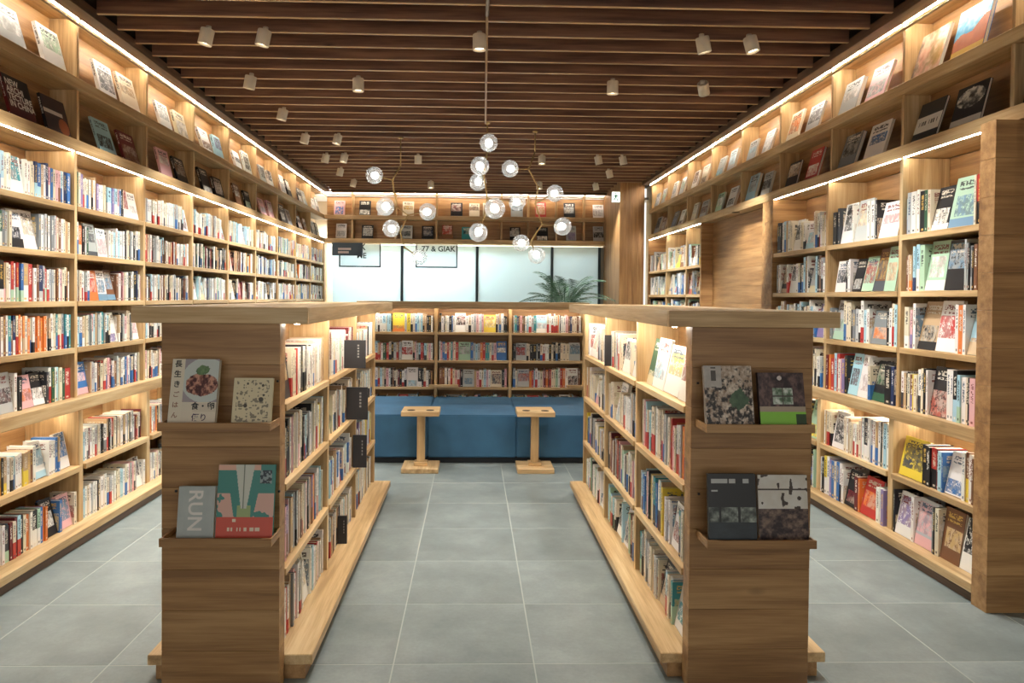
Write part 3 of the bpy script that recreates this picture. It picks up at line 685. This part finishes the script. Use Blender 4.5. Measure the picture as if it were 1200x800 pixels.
# --- left wall, bays read left to right
LEFT = {1: ["c2 w2 w3 w3 w3 sw2 w2 cw2 wtF w2 c2 Bs2 bs3 B2 pw2 p2 pm2 sb2 b3", "w2 c2 p1 r1 ws2 c2 w3 Nw2 G2 wkF wF g2 k2 w2 G2 g2 r1 c2 m2 w2 c2 M2 c2", "K3 B2 B3 B2 kw3 Mp2 c2 rn2 rn2 bn2 Mw5 r3 Bg4 g2 m2 p2 c2 m2 w2",
            "mw2 p2 cw2 m2 cw2 w2 Bw2 cw2 oM2 o2 o2 o2 o2 Mk2 cw2 c2 tb2 t2", "c3 gk8F k2 poF kwF K2 N2 w1 r4", "w2 w2 M2 N3 y3 Y2 k2 w2 k1 w2 My4 m2 w2 wsF w2 w2 b2 wbF", "k2 w2 w2 Kn3 R2 c2 w2 kw4 nw2 o2 o2 kwF b2 pF"],
        2: ["K1 N1 c2 w2 k1 w3 w2 c2 c1 k1 sw4 b2 P2 P2 sw3 pw2 w1 k1 wF wF", "oc3 R1 w1 N2 gF wpF w2 s2 k1 w2 k1 w2 k2 g2 w1 c1", "c2 w2 orF wF mF m2 R2 p2 c2 w2 k2 K2 k3 B1 k1 w1 p1",
            "w1 Mw2 c2 G2 s2 s1 w1 t2 G2 wPF K1 pw2 c2 wpF", "bpF g2 w2 k2 c3 R3 m2 p1 w2 b1 k3 K1 c1", "w3 c1 k1 wG4 w2 rk2 w2 c1 w2 g1 w2 k1 R1", "w2 g2 k1 w3 w3 g1 w2 p2 wkF"],
        3: ["w2 g2 w3 k1 w2 w2 w2 c2 w2 w2 g2 wF", "r2 m2 w2 c2 w2 w2 R1 w2 k1 o2 w2", "w3 g2 w2 k1 w2 w2 c2 m2 R1 m2", "c2 w2 w2 R1 pw2 w2", "g2 pw2 k4 K2 w2"],
        4: ["w2 w2 k1 w3 g2 m2 k1 w2 sF", "R1 w2 k2 n1 R2 k1 k2 N2 w1 k3", "wF sF w2 B2 w2 g2 n2 w2"], 5: ["s3 s2 w2 w2 pF c2 w2", "w2 k1 pF m2 w2 k2 Y2 o2", "wkF pF R2 mF w2 k1"],
        6: ["w2 k1 w2 w2 g2 k1 w2 w2", "k2 w2 B2 w2 k2 b2 w1", "wF w1 k1 wF wF w2"]}
GL = 'books on the left wall bookcase'
for i in range(0, 10):
    a, b = YL[i], YL[i+1]; bay = BAY[i-1] if i else 'unseen'
    for r in range(7):
        z = (ZL+[LOWL, MIDL, BASE])[r]; H = ([2.478]+[q-.034 for q in ZL]+[.83, MIDL-.035])[r]-z
        tk = LEFT.get(i, []); tk = tk[r] if r < len(tk) else rand_tokens(random.randint(22, 28) if r < 5 else 20, faces=.06)
        fx = [XL]*5+[-2.53, -2.50]
        e = .02 if r < 5 else .03
        if r >= 5 and i > 4: continue
        row('left', (fx[r], a+e, z), UPY, INL, b-a-2*e, H, tk, (SH[r], bay, 'left wall bookcase'), GL, .012 if r < 5 else .02)
# --- right wall
RIGHT = {0: ["sb1 g3 w3 w2 k3 N2 c2 kwF n7F c1 rk3 w1 g2 b3 B1 k3", "m2 w1 Mo3 w1 sB2 sw3 n4 nF kF g1 g1 k1 Gg2 k1 m2 MF", "cw3 w1 pP2 k1 w2 MkF wrF w2 o3 w2 s7F w1 k1",
             "wK2 k1 c2 mP2 y1 w1 kF w2 w2 ks2 sn2 w2 c2 k1 p3 r2 p2 w2 c3 m1", "y8F k3 k2 rk3 R1 s2 b1 wb5F w2 my2 w2 m1 w1 P2 w1 n2", "k2 wP5F w4 gp5F G2 k2 c5 m5F wk5F k2"],
         1: ["k3 K2 wk5F w1 g5F w2 w2 g1 k1 wp6F", "wk5F k2 w1 w1 kg4F n4F m4F n4F", "gn5F k2 G2 g2 s2 Go6F w2", "R2 o2 r3 r2 p1 P2 k2 s4F w4F w1 kN5F k4 B2", "wk6F w2 c2 p1 w2 Kw3 w2 w2 k1 w2", "k2 yw2 w2 P2 b3 b2 w2 kR4F R3 o1 ro6F w2 w2"],
         2: ["k2 w2 c2 wk4F w2 ws5F w1 c1", "m1 kF4 w4F w1 g4F k2".replace('kF4', 'k4F'), "c3 s2 w2 k2 m2 Pb4F", "k2 m2 r2 w2 c2 p1 w2"]}
GR = 'books on the near right wall bookcase'; GF = 'books on the far right wall bookcase'
for ys, D_, nm, gp in ((YR, RIGHT, 'right wall bookcase', GR), (YF, {}, 'far right bookcase', GF)):
    for i in range(3):
        a, b = ys[i], ys[i+1]
        for r in range(6):
            z = (ZR+[LOWR, MIDR, BASE])[r]; H = ([2.478]+[q-.036 for q in ZR]+[.815, MIDR-.035])[r]-z
            if nm[0] == 'f' and r > 3: continue
            tk = D_.get(i, []); tk = tk[r] if r < len(tk) else rand_tokens(18, 'wwwwgggcckKsGbnmM', .15)
            fx = [XR]*3+[XR-.02, 2.69, 2.665][0:3]; e = .02 if r < 4 else .03
            row('right', (fx[r], b-e, z), DNY, INR, b-a-2*e, H, tk, (SH[r] if r < 5 else 'bottom', BAY[i], nm), gp, .012)
# --- islands: the aisle sides
ISL = {('L', 0): ["k5F r1 w2 k1 w2 k1 w2 w2 p2 w2 w2 c2", "G2 p1 k1 M2 w1 Mp2 g2 k1 Gk4 g2 k1 g1 w2 y2 M1", "r2 p1 s2 g2 Gk2 w2 M2 w2 Mm2 w1 p2 Pm2 o5 c1", "k1 G2 w2 r2 p2 w2 r1 w2 w5F w2 c2 M2 M1"],
       ('L', 1): ["c1 mc2 w2 kw2 w2 n2 w2 w1 p1 R2 w2 c2", "n4F g1 m2 w2 M2 c2 c2 w2", "sw2 bw3 r3F w2 G2 M2 w2", "w2 k1 M2 w2 c1 K2 m2"],
       ('L', 2): ["c2 w2 g2 w2 k1 n1 w2 g2", "c3 w2 g2 kw2 w2 k1 w2", "w2 P2 g1 y1 w2 P1 w2", "M2 c2 k2 w2"],
       ('R', 0): ["N5F ws9F wy9F w5F", "c1 w2 p2 cr5 g3 B3 r1 c2 o3", "g2 b3 K2 tK3 sm2 Mk2 y2 p2 w2 w5F", "tn3 c1 g2 M2 c1 K4F wt6F"],
       ('R', 1): ["K3 w2 c2 wk9F wP6F w2", "m1 c2 wg6F w2 c1", "m2 R2 r1 p1 n3 w2 k2 c1 K1", "n2 s2 wk5F wk5F R1"],
       ('R', 2): ["w2 w6F wp6F g2 w2", "w2 c2 wp5F w1 M2", "w2 k1 y1 w2 k1 y2 b1", "w2 k1 w3 n1 w5F"]}
GI = 'books on the island bookcases'
for sd in 'LR':
    for i in range(3):
        a, b = YI[i]+.02, YI[i+1]-.02
        for r in range(4):
            z = (ZI+[BASE])[r]; H = ([1.45]+[q-.03 for q in ZI])[r]-z
            if sd == 'L': row('isl', (-.765, a, z), UPY, INL, b-a, H, ISL[sd, i][r], (('top', 'second', 'third', 'bottom')[r], ('nearest', 'middle', 'far')[i], 'left island'), GI, .02)
            else: row('isl', (.885, b, z), DNY, INR, b-a, H, ISL[sd, i][r], (('top', 'second', 'third', 'bottom')[r], ('nearest', 'middle', 'far')[i], 'right island'), GI, .02)
            if r < 4:   # outer sides, seen only at a step aside
                if sd == 'L': row('isl', (-1.21, b, z), DNY, INR, b-a, H, rand_tokens(26, faces=0), ('', '', ''), GI, .02)
                else: row('isl', (1.358, a, z), UPY, INL, b-a, H, rand_tokens(26, faces=0), ('', '', ''), GI, .02)
BACK = [["k2 w2 sw4 c1 s2 k1 yoF y3 c2 w1 s2 w2", "y1 o2 r1 w2 N2 k1 g2 R1 wrF p1 g2 sK2 r2 R1 c2 p2", "s2 t1 r1 R2 p2 w2 c2 R2 wsF kw3 k2 m2"],
        ["k2 w2 k1 w2 b1 w2 wkF w2 g2 s1 p2 yF g1 w2 k1", "w1 p2 b2 t2 p1 r2 ngF b2 s2 g2 o2 c2 bF", "m3 k1 wc2 r2 p2 R1 k2 gF p2 s2 cF"],
        ["w1 m1 p2 m2 k1 w2 g2 t2 swF w2 o1 w1 k1 p1 B2 w2", "grF c1 k2 k3 g1 k2 w1 k2 c2 c3 gF", "gF o2 r2 s1 w2 p1 R2 k1 c2 n2 r2 w2 wkF m2"]]
for i in range(3):
    for r in range(4):
        z = ZBK[r]; H = ([1.455]+[q-.03 for q in ZBK])[r]-z
        row('back', (XBK[i]+.02, YK, z), (1,0,0), (0,1,0), XBK[i+1]-XBK[i]-.04, H, BACK[i][r] if r < 3 else rand_tokens(26), (('top', 'second', 'third', 'bottom')[r], ('left', 'middle', 'right')[i], 'low back bookcase'), 'books on the low back bookcase', .012)
# the 290 that show largest are objects of their own; the rest are one mass
ALL.sort(key=lambda d: -d['area']); TOP = [d for d in ALL[:290] if d['area'] > 0]
for d in TOP:
    o = make_book(d); s, b, c = d['where']
    look = (d['col']+' and '+d['col2'].split()[-1] if d['col2'] and d['col2'] != d['col'] else d['col'])+(' face-out' if d['face'] else '')
    tag(o, '%s book, %s from left, %s shelf, %s bay, %s' % (look, words[d['idx']], s, b, c), 'book', d['group'])
vs, fs, mi, uvA, bA, oA, iA, pA = [], [], [], [], [], [], [], []
for d in ALL[len(TOP):]:
    V, Fc, uvs, kinds, pv, pf = book_geo(d['th'], d['wd'], d['h']); M = d['M']; k0 = len(vs)
    vs += [tuple(M @ Vector(p)) for p in V+pv]; n = len(Fc)
    fs += [tuple(k0+q for q in f) for f in Fc]+[tuple(k0+len(V)+q for q in f) for f in pf]; mi += [0]*n+[1]*6
    uvA += uvs+[[(0, 0)]*4]*6; bA += [d['base']]*(n+6); oA += [d['obi']]*(n+6); iA += [d['ink']]*(n+6); pA += [(d['obih'], d['rnd'], k) for k in kinds]+[(0, 0, 1)]*6
me = bpy.data.meshes.new('shelved_books'); me.from_pydata(vs, [], fs); set_attrs(me, uvA, bA, oA, iA, pA)
me.materials.append(BOOK); me.materials.append(PAGES); me.polygons.foreach_set('material_index', mi)
o = mesh_obj('shelved_books', me); tag(o, 'the many smaller and farther books filling the remaining shelves', 'books', kind='stuff')

# ------------------------------------------------------------------ art books standing on the display shelves
def leaning(Pc, t, n, wd, h, th, tilt):
    return frame(Vector(Pc)-Vector(t)*wd/2+Vector(n)*th, Vector(t), Vector(n)) @ Matrix.Rotation(-math.radians(tilt), 4, 'X') @ Matrix(((0,1,0,0),(-1,0,0,0),(0,0,1,0),(0,0,0,1)))
def colour_book(Pc, t, n, wd, h, th, tilt, a, b2, name='art_book', inkc=None):
    base = lin(PAL[a][0]); ink = lin('#26262c') if a in LIGHTS else lin('#e6e0d2')
    return make_book(dict(base=jit(base), obi=jit(lin(PAL[b2][0])), ink=ink, obih=0, rnd=random.random(), th=th, wd=wd, h=h, M=leaning(Pc, t, n, wd, h, th, tilt)), name)
def art_plate(o, wd, h, th, fn, nu=36, nv=46):
    """a printed front: one connected sheet whose colours follow fn(u, v)"""
    V = [(th+.0006, wd*i/nu, h*j/nv) for j in range(nv+1) for i in range(nu+1)]
    Fc = [(j*(nu+1)+i, j*(nu+1)+i+1, (j+1)*(nu+1)+i+1, (j+1)*(nu+1)+i) for j in range(nv) for i in range(nu)]
    me = bpy.data.meshes.new('cover_print'); me.from_pydata(V, [], Fc)
    a = me.attributes.new('art', 'FLOAT_COLOR', 'FACE'); a.data.foreach_set('color', [c for j in range(nv) for i in range(nu) for c in (*lin(fn((i+.5)/nu, (j+.5)/nv)), 1)])
    return mesh_obj('cover_print', me, ART, o)
def cover_text(o, body, size, mat, wd, h, th, u, v, rot=0, align='CENTER', bold=0):
    # text plane: local x of the text -> book y, text y -> book z, facing +x
    M = Matrix(((0,0,1,th+.0012),(1,0,0,wd*u),(0,1,0,h*v),(0,0,0,1))) @ Matrix.Rotation(rot, 4, 'Z')
    return text_obj('title_lettering', body, size, mat, M, o, align, bold, .0001)
vn = {}
def vnoise(x, y, s):
    def h2(i, j): return ((math.sin(i*127.1+j*311.7+s*74.7)*43758.5453) % 1)
    i, j = math.floor(x), math.floor(y); a, b = x-i, y-j; a, b = a*a*(3-2*a), b*b*(3-2*b)
    return (h2(i,j)*(1-a)+h2(i+1,j)*a)*(1-b)+(h2(i,j+1)*(1-a)+h2(i+1,j+1)*a)*b
def fbm(u, v, s): return vnoise(u*4, v*4, s)*.5+vnoise(u*9, v*9, s+1)*.3+vnoise(u*20, v*20, s+2)*.2
def mixc(a, b, f): f = min(1, max(0, f)); return [a[i]*(1-f)+b[i]*f for i in range(3)]
HX = lambda s: [int(s[i:i+2], 16)/255 for i in (0, 2, 4)]
GA = 'art books on the display shelves'
DROW = {('L', 't'): {1: 'gw wn', 2: 'wK cM', 3: 'wg cw', 4: 'wm sP', 5: 'wk wk', 6: 'gk wk', 7: 'wg kw', 8: 'kw gw', 9: 'wg gk'}, ('L', 'b'): {1: 'Rk kR', 2: 'sk Rm', 3: 'pw km', 4: 'kw kw', 5: 'mw kn', 6: 'pg pw', 7: 'kg gm', 8: 'kw mk', 9: 'gk kM'},
        ('R', 't'): {0: 'mM Mm', 1: 'bo cr', 2: 'pg gw', 3: 'gk co', 4: 'gw gs', 5: 'gs gs', 6: 'cm wm', 7: 'gn wg', 8: 'gn gw'}, ('R', 'b'): {0: 'km km', 1: 'kw kw', 2: 'wb Gk', 3: 'rw kM', 4: 'gk sg', 5: 'wk nw', 6: 'gm cw', 7: 'wk Gb', 8: 'mg gk'}}
for sd in 'LR':
    dv = DL if sd == 'L' else DR; X = XL if sd == 'L' else XR; sn = -1 if sd == 'L' else 1
    t, n = ((0,1,0), (-1,0,0)) if sd == 'L' else ((0,-1,0), (1,0,0))
    dv = dv+[12.34] if sd == 'L' else dv
    for i in range(len(dv)-1):
        for rw, z in (('t', 2.96), ('b', 2.56)):
            cs = DROW[sd, rw].get(i)
            if not cs: continue
            for k, cc in enumerate(cs.split()):
                big = (i <= 1)
                wd = random.uniform(.22, .26) if i <= 2 else random.uniform(.19, .25); h = random.uniform(.23, .27) if i <= 2 else random.uniform(.2, .27)
                if sd == 'R' and rw == 't' and i == 1: wd, h = .27, .29
                y = dv[i]+((.45, .81)[k] if sd == 'L' else (.42, .82)[k])*(dv[i+1]-dv[i])
                if sd == 'L' and i == 1: y = (4.24, 4.60)[k] if rw == 'b' else (4.15, 4.56)[k]
                if sd == 'R' and i == 1: y = (4.02, 4.395)[k]
                th = random.uniform(.015, .03)
                o = colour_book((X+sn*.045, y, z+.004), t, n, wd, h, th, random.uniform(13, 18), cc[0], cc[1])
                if sd == 'L' and rw == 'b' and i == 1 and k == 0:
                    art_plate(o, wd, h, th, lambda u, v: HX('17141a') if v > .78 or (u > .62 and v > .5) else mixc(HX('5d1f24'), HX('3c1a20'), fbm(u, v, 3)))
                    for q, s_ in enumerate(('NEW', 'ARCHI', 'TECTURE', 'IN CHINA')): cover_text(o, s_, .052, WHT, wd, h, th, .07, .83-.17*q, align='LEFT', bold=.0012)
                if sd == 'L' and rw == 'b' and i == 1 and k == 1:
                    art_plate(o, wd, h, th, lambda u, v: mixc(HX('b0663f'), HX('8a4a30'), fbm(u, v, 2)) if (u-.75)**2+(v-.25)**2 < .05 else HX('ded5ca') if .52 < v < .64 and u < .8 else mixc(HX('2c2a33'), HX('4b2f2a'), fbm(u, v, 5)))
                if sd == 'R' and rw == 't' and i == 1 and k == 0:
                    def mountain(u, v):
                        ridge = .35+.32*u+.06*math.sin(u*9)
                        if v < .16: return HX('d8b04a')
                        if v < ridge: return mixc(HX('a4573a'), HX('cf7a4a'), fbm(u, v, 9))
                        return mixc(HX('3f9fd0'), HX('dfe9ee'), max(0, fbm(u, v, 4)*2-.7))
                    art_plate(o, wd, h, th, mountain)
                if sd == 'R' and rw == 't' and i == 1 and k == 1:
                    art_plate(o, wd, h, th, lambda u, v: mixc(mixc(HX('e6dcc4'), HX('d59a86'), fbm(u, v, 7)*1.6-.3), mixc(HX('5b5048'), HX('c39a4a'), u), max(0, fbm(u, v, 8)*2.4-1.0)))
                if sd == 'R' and rw == 'b' and i == 1:
                    if k == 0: art_plate(o, wd, h, th, lambda u, v: HX('c9c6bd') if v < .2 else (mixc(HX('d8d5cc'), HX('2c2c2e'), max(0, fbm(u*1.4, v*2, 6)*3-1.2)) if (u-.5)**2/.2+(v-.68)**2/.06 < 1 else HX('26262a')))
                    else: art_plate(o, wd, h, th, lambda u, v: (HX('dfdcd5') if not (.4 < v < .5 and .12 < u < .88 and vnoise(u*26, 3, 2) > .4) else HX('35332f')) if .22 < v < .62 else HX('2f3336'))
                tier = 'upper' if rw == 't' else 'lower'
                seen = [j for j in DROW[sd, rw]].index(i)+1
                pos = ('%s from viewer' % words[(seen-1)*2+((k if sd == 'L' else 1-k) if sd == 'L' else k)])
                tag(o, '%s and %s art book, %s tier, %s wall display, %s' % (PAL[cc[0]][1], PAL[cc[1]][1], tier, 'left' if sd == 'L' else 'right', pos), 'art book', GA)
# back wall display, left to right
BT = [(397,'pb'),(427,'kw'),(449,'gw'),(478,'cY'),(535,'kR'),(556,'cm'),(572,'cM'),(606,'gk'),(634,'rM'),(668,'kg'),(702,'wg')]
BB = [(399,'wg'),(430,'kg'),(476,'gk'),(501,'kB'),(524,'mr'),(548,'tk'),(604,'kg'),(636,'kw'),(670,'gP'),(702,'gk')]
for lst, z, tier in ((BT, 2.96, 'upper'), (BB, 2.56, 'lower')):
    for k, (px, cc) in enumerate(lst):
        x = at(px, 245 if tier == 'upper' else 268, YB).x; wd = random.uniform(.17, .21); h = random.uniform(.22, .27); th = random.uniform(.015, .03)
        o = colour_book((x, YB+.04, z+.004), (1,0,0), (0,1,0), wd, h, th, random.uniform(12, 16), cc[0], cc[1])
        tag(o, '%s and %s art book, %s tier, back wall display, %s from left' % (PAL[cc[0]][1], PAL[cc[1]][1], tier, words[k]), 'art book', GA)

# ------------------------------------------------------------------ books on the island trays
def tray_book(x, z, wd, h, th, tilt, base, label, fn, y=2.735, name='book'):
    o = make_book(dict(base=lin(base), obi=lin(base), ink=lin(base), obih=0, rnd=.5, th=th, wd=wd, h=h, M=leaning((x, y, z+.0125), (1,0,0), (0,1,0), wd, h, th, tilt)), name)
    art_plate(o, wd, h, th, fn, 96, 124); return tag(o, label, 'book', 'books on the island end trays')
def food(u, v):
    if u < .27: return HX('e8dfc8')
    if v < .35: return HX('e6dcc6') if not (.2 < v < .33 and u > .5) else HX('ddd2bd')
    d = math.hypot((u-.72)/.50, (v-.68)/.34)
    r_ = math.hypot((u-.66)/.37, (v-.61)/.18); n_ = fbm(u*2.6, v*2.6, 12)
    if math.hypot((u-.66)/.17, (v-.83)/.1) < .8+.5*(n_-.5): return mixc(HX('3d5a3c'), HX('7fa06a'), fbm(u*3, v*3, 2)*1.4-.2)
    if r_ < .95+.3*(n_-.5): return mixc(HX('4a1c1a'), HX('d09a80'), max(0, fbm(u*4, v*4, 8)*3.2-1.15))
    return HX('ced6cf') if d < 1 else HX('a79fa3')
o = tray_book(-1.062, 1.06, .178, .252, .022, 13, '#dcd2ba', 'cream cookbook with a plate of food, on the upper tray of the left island', food)
for q, s_ in enumerate('長生きごはん'): cover_text(o, s_, .028 if q < 3 else .024, INK if q < 3 else plain('print_tan', lin('#a5806a'), .6), .178, .252, .022, .13, .92-.155*q, bold=.0006)
cover_text(o, '食・卵', .03, INK, .178, .252, .022, .72, .28, bold=.0006); cover_text(o, '便り', .03, plain('print_plum', lin('#57455c'), .6), .178, .252, .022, .66, .11, bold=.0005)
def script(u, v):
    c = HX('e0d3ad')
    for (a, b, r_) in ((.72, .55, .06), (.33, .42, .05), (.36, .88, .03), (.75, .84, .035), (.78, .64, .03)):
        if math.hypot(u-a, (v-b)*1.2) < r_: return HX('4a4438')
    if .08 < u < .92 and .08 < v < .95 and vnoise(u*34, v*16, 3)*vnoise(u*11, v*40, 6) > .33: c = mixc(c, HX('5a5344'), .62)
    return c
tray_book(-.838, 1.06, .148, .182, .016, 13, '#dccfa9', 'cream book covered in rows of handwriting, beside the cookbook', script)
def sky(u, v): return mixc(HX('a9b3b0'), HX('bcc4c0'), fbm(u, v, 2))
o = tray_book(-1.048, .625, .138, .198, .026, 9, '#aab2ae', 'pale grey book lettered RUN on the lower tray of the left island', sky)
cover_text(o, 'RUN', .075, WHT, .138, .198, .026, .46, .55, -math.pi/2, bold=.0012)
def figure(u, v):
    if v < .31: return HX('d4543f') if not (.24 < v < .28 and .15 < u < .5 and vnoise(u*30, 1, 1) > .4) and not (.12 < v < .17 and .2 < u < .8 and vnoise(u*40, 2, 1) > .5) else HX('ecd9c0')
    if .74 < u < .95 and .75 < v < .93: return HX('23333c') if vnoise(u*30, v*40, 4) < .62 else HX('8fa0a0')
    x = abs(u-.47)
    if x < .05+.16*max(0, (v-.42))*1.3 and v > .42: return HX('cfd2c4') if abs(u-.46) > .012 else HX('7f8a78')
    if v > .93 and u < .75: return HX('e2b49e')
    if v < .62 and x > .17+.25*(v-.31) and fbm(u, v, 4) > .36: return HX('dfb3a2')
    if v < .46 and x < .12: return HX('9fb47a')
    return HX('3c8a80')
tray_book(-.863, .625, .215, .282, .014, 9, '#3c8a80', 'teal and coral illustrated book on the lower tray of the left island', figure)
def plants(u, v):
    n_ = fbm(u*3, v*3, 21)
    if u < .36 and v > .64: return mixc(HX('c9c3ba'), HX('a8a29a'), n_) if not (abs(u-.2) < .05 and vnoise(1, v*30, 2) > .6) else HX('55504a')
    if math.hypot(u-.72, v-.45) < .16*(.6+n_): return mixc(HX('2f4a34'), HX('5f7a58'), n_)
    return mixc(mixc(HX('e4d8c6'), HX('98806a'), n_*2-.5), HX('231f1d'), max(0, fbm(u*4, v*4, 30)*(5.2-1.8*v)-2.0))
tray_book(.997, 1.062, .188, .238, .018, 12, '#9a8f84', 'interior book with a busy plant filled room, on the right island end', plants)
def room(u, v):
    if v < .28: return HX('8fd24a') if not (u > .78 and .04 < v < .24) else HX('2e4a2a')
    if v < .38: return HX('b3a48f')
    if abs(u-.52) < .22 and .42 < v < .72: return HX('4a4540') if abs(u-.52) < .012 or abs(v-.57) < .01 else mixc(HX('dfe6dc'), HX('4f6a50'), fbm(u*3, v*3, 3)*2.2-.6)
    if math.hypot(u-.47, (v-.9)*1.2) < .05: return HX('d8cfc8')
    return mixc(HX('2c2025'), HX('7a605a'), fbm(u*2.5, v*2, 7)*2-.6)
tray_book(1.205, 1.062, .180, .212, .018, 12, '#3a2d30', 'dark interior book with a bright green band on the upper right island tray', room)
def house(u, v):
    if v > .52: return HX('212324') if not (.86 < v < .93 and .06 < u < .94 and vnoise(u*24, 2, 3) > .38) and not (.74 < v < .765 and .06 < u < .2) else HX('b9bcb8')
    if v > .30: return mixc(HX('2d3330'), HX('b9c3b6'), fbm(u*2, v*3, 13)*1.5-.35) if not (abs(u-.24) < .02 or abs(u-.64) < .03) else HX('1c1e1e')
    return mixc(HX('1f272c'), HX('3a464c'), fbm(u, v*3, 2))
tray_book(1.012, .617, .186, .262, .020, 7, '#23282a', 'black photography book of a glass house, on the lower right island tray', house, y=2.728)
def shelfroom(u, v):
    if v > .48: return mixc(HX('cfc8ba'), HX('e6e6e0'), fbm(u, v, 5)) if not ((abs(v-.78) < .012) or (vnoise(u*12, v*14, 6) > .78)) else HX('4a4038')
    return mixc(HX('8a7565'), HX('2e2226'), fbm(u*2.4, v*3.4, 15)*2.2-.5)
tray_book(1.222, .617, .196, .252, .018, 7, '#8f8478', 'photo book of a sunlit dining room, half behind the black book', shelfroom, y=2.755)

def hook_tray(x0, x1, z, label):
    t = thing('display_tray', ((x0+x1)/2, 7.98, z), label, 'tray')
    box('tray_board', x0, x1, 7.93, 8.065, z, z+.016, oak, t, .001); box('front_lip', x0, x1, 7.92, 7.93, z, z+.03, oak, t, .001)
hook_tray(at(503, 452, 7.95).x, at(537, 452, 7.95).x, .575, 'small oak tray hooked on the middle of the low back bookcase')
hook_tray(at(665, 452, 7.95).x, at(690, 452, 7.95).x, .575, 'small oak tray hooked on the right of the low back bookcase')

# ------------------------------------------------------------------ black divider signs standing out of the shelves
def divider(x0, x1, y, z0, z1, label, txt=True):
    t = thing('shelf_divider', ((x0+x1)/2, y, z0), label, 'divider', 'black shelf dividers on the islands')
    box('plate', x0, x1, y, y+.014, z0, z1, black_plastic, t, .001)
    if txt: [box('lettering', x0+(x1-x0)*(.64+.0*k), x0+(x1-x0)*.72, y-.0006, y, z0+(z1-z0)*(.38+.1*k), z0+(z1-z0)*(.44+.1*k), plain('divider_ink', lin('#8f8f8c'), .6), t, 0) for k in range(5)]
divider(-.80, -.66, 4.45, 1.126, 1.30, 'black divider plate jutting from the top shelf of the left island')
divider(-.80, -.655, 4.52, .796, 1.0, 'black divider plate jutting from the second shelf of the left island')
divider(-.78, -.69, 4.72, .446, .66, 'black divider plate jutting from the third shelf of the left island')
divider(-.79, -.735, 4.25, .105, .27, 'small black divider plate low on the bottom shelf of the left island')
divider(.87, .93, 4.70, 1.126, 1.33, 'black divider plate on the top shelf of the right island', False)
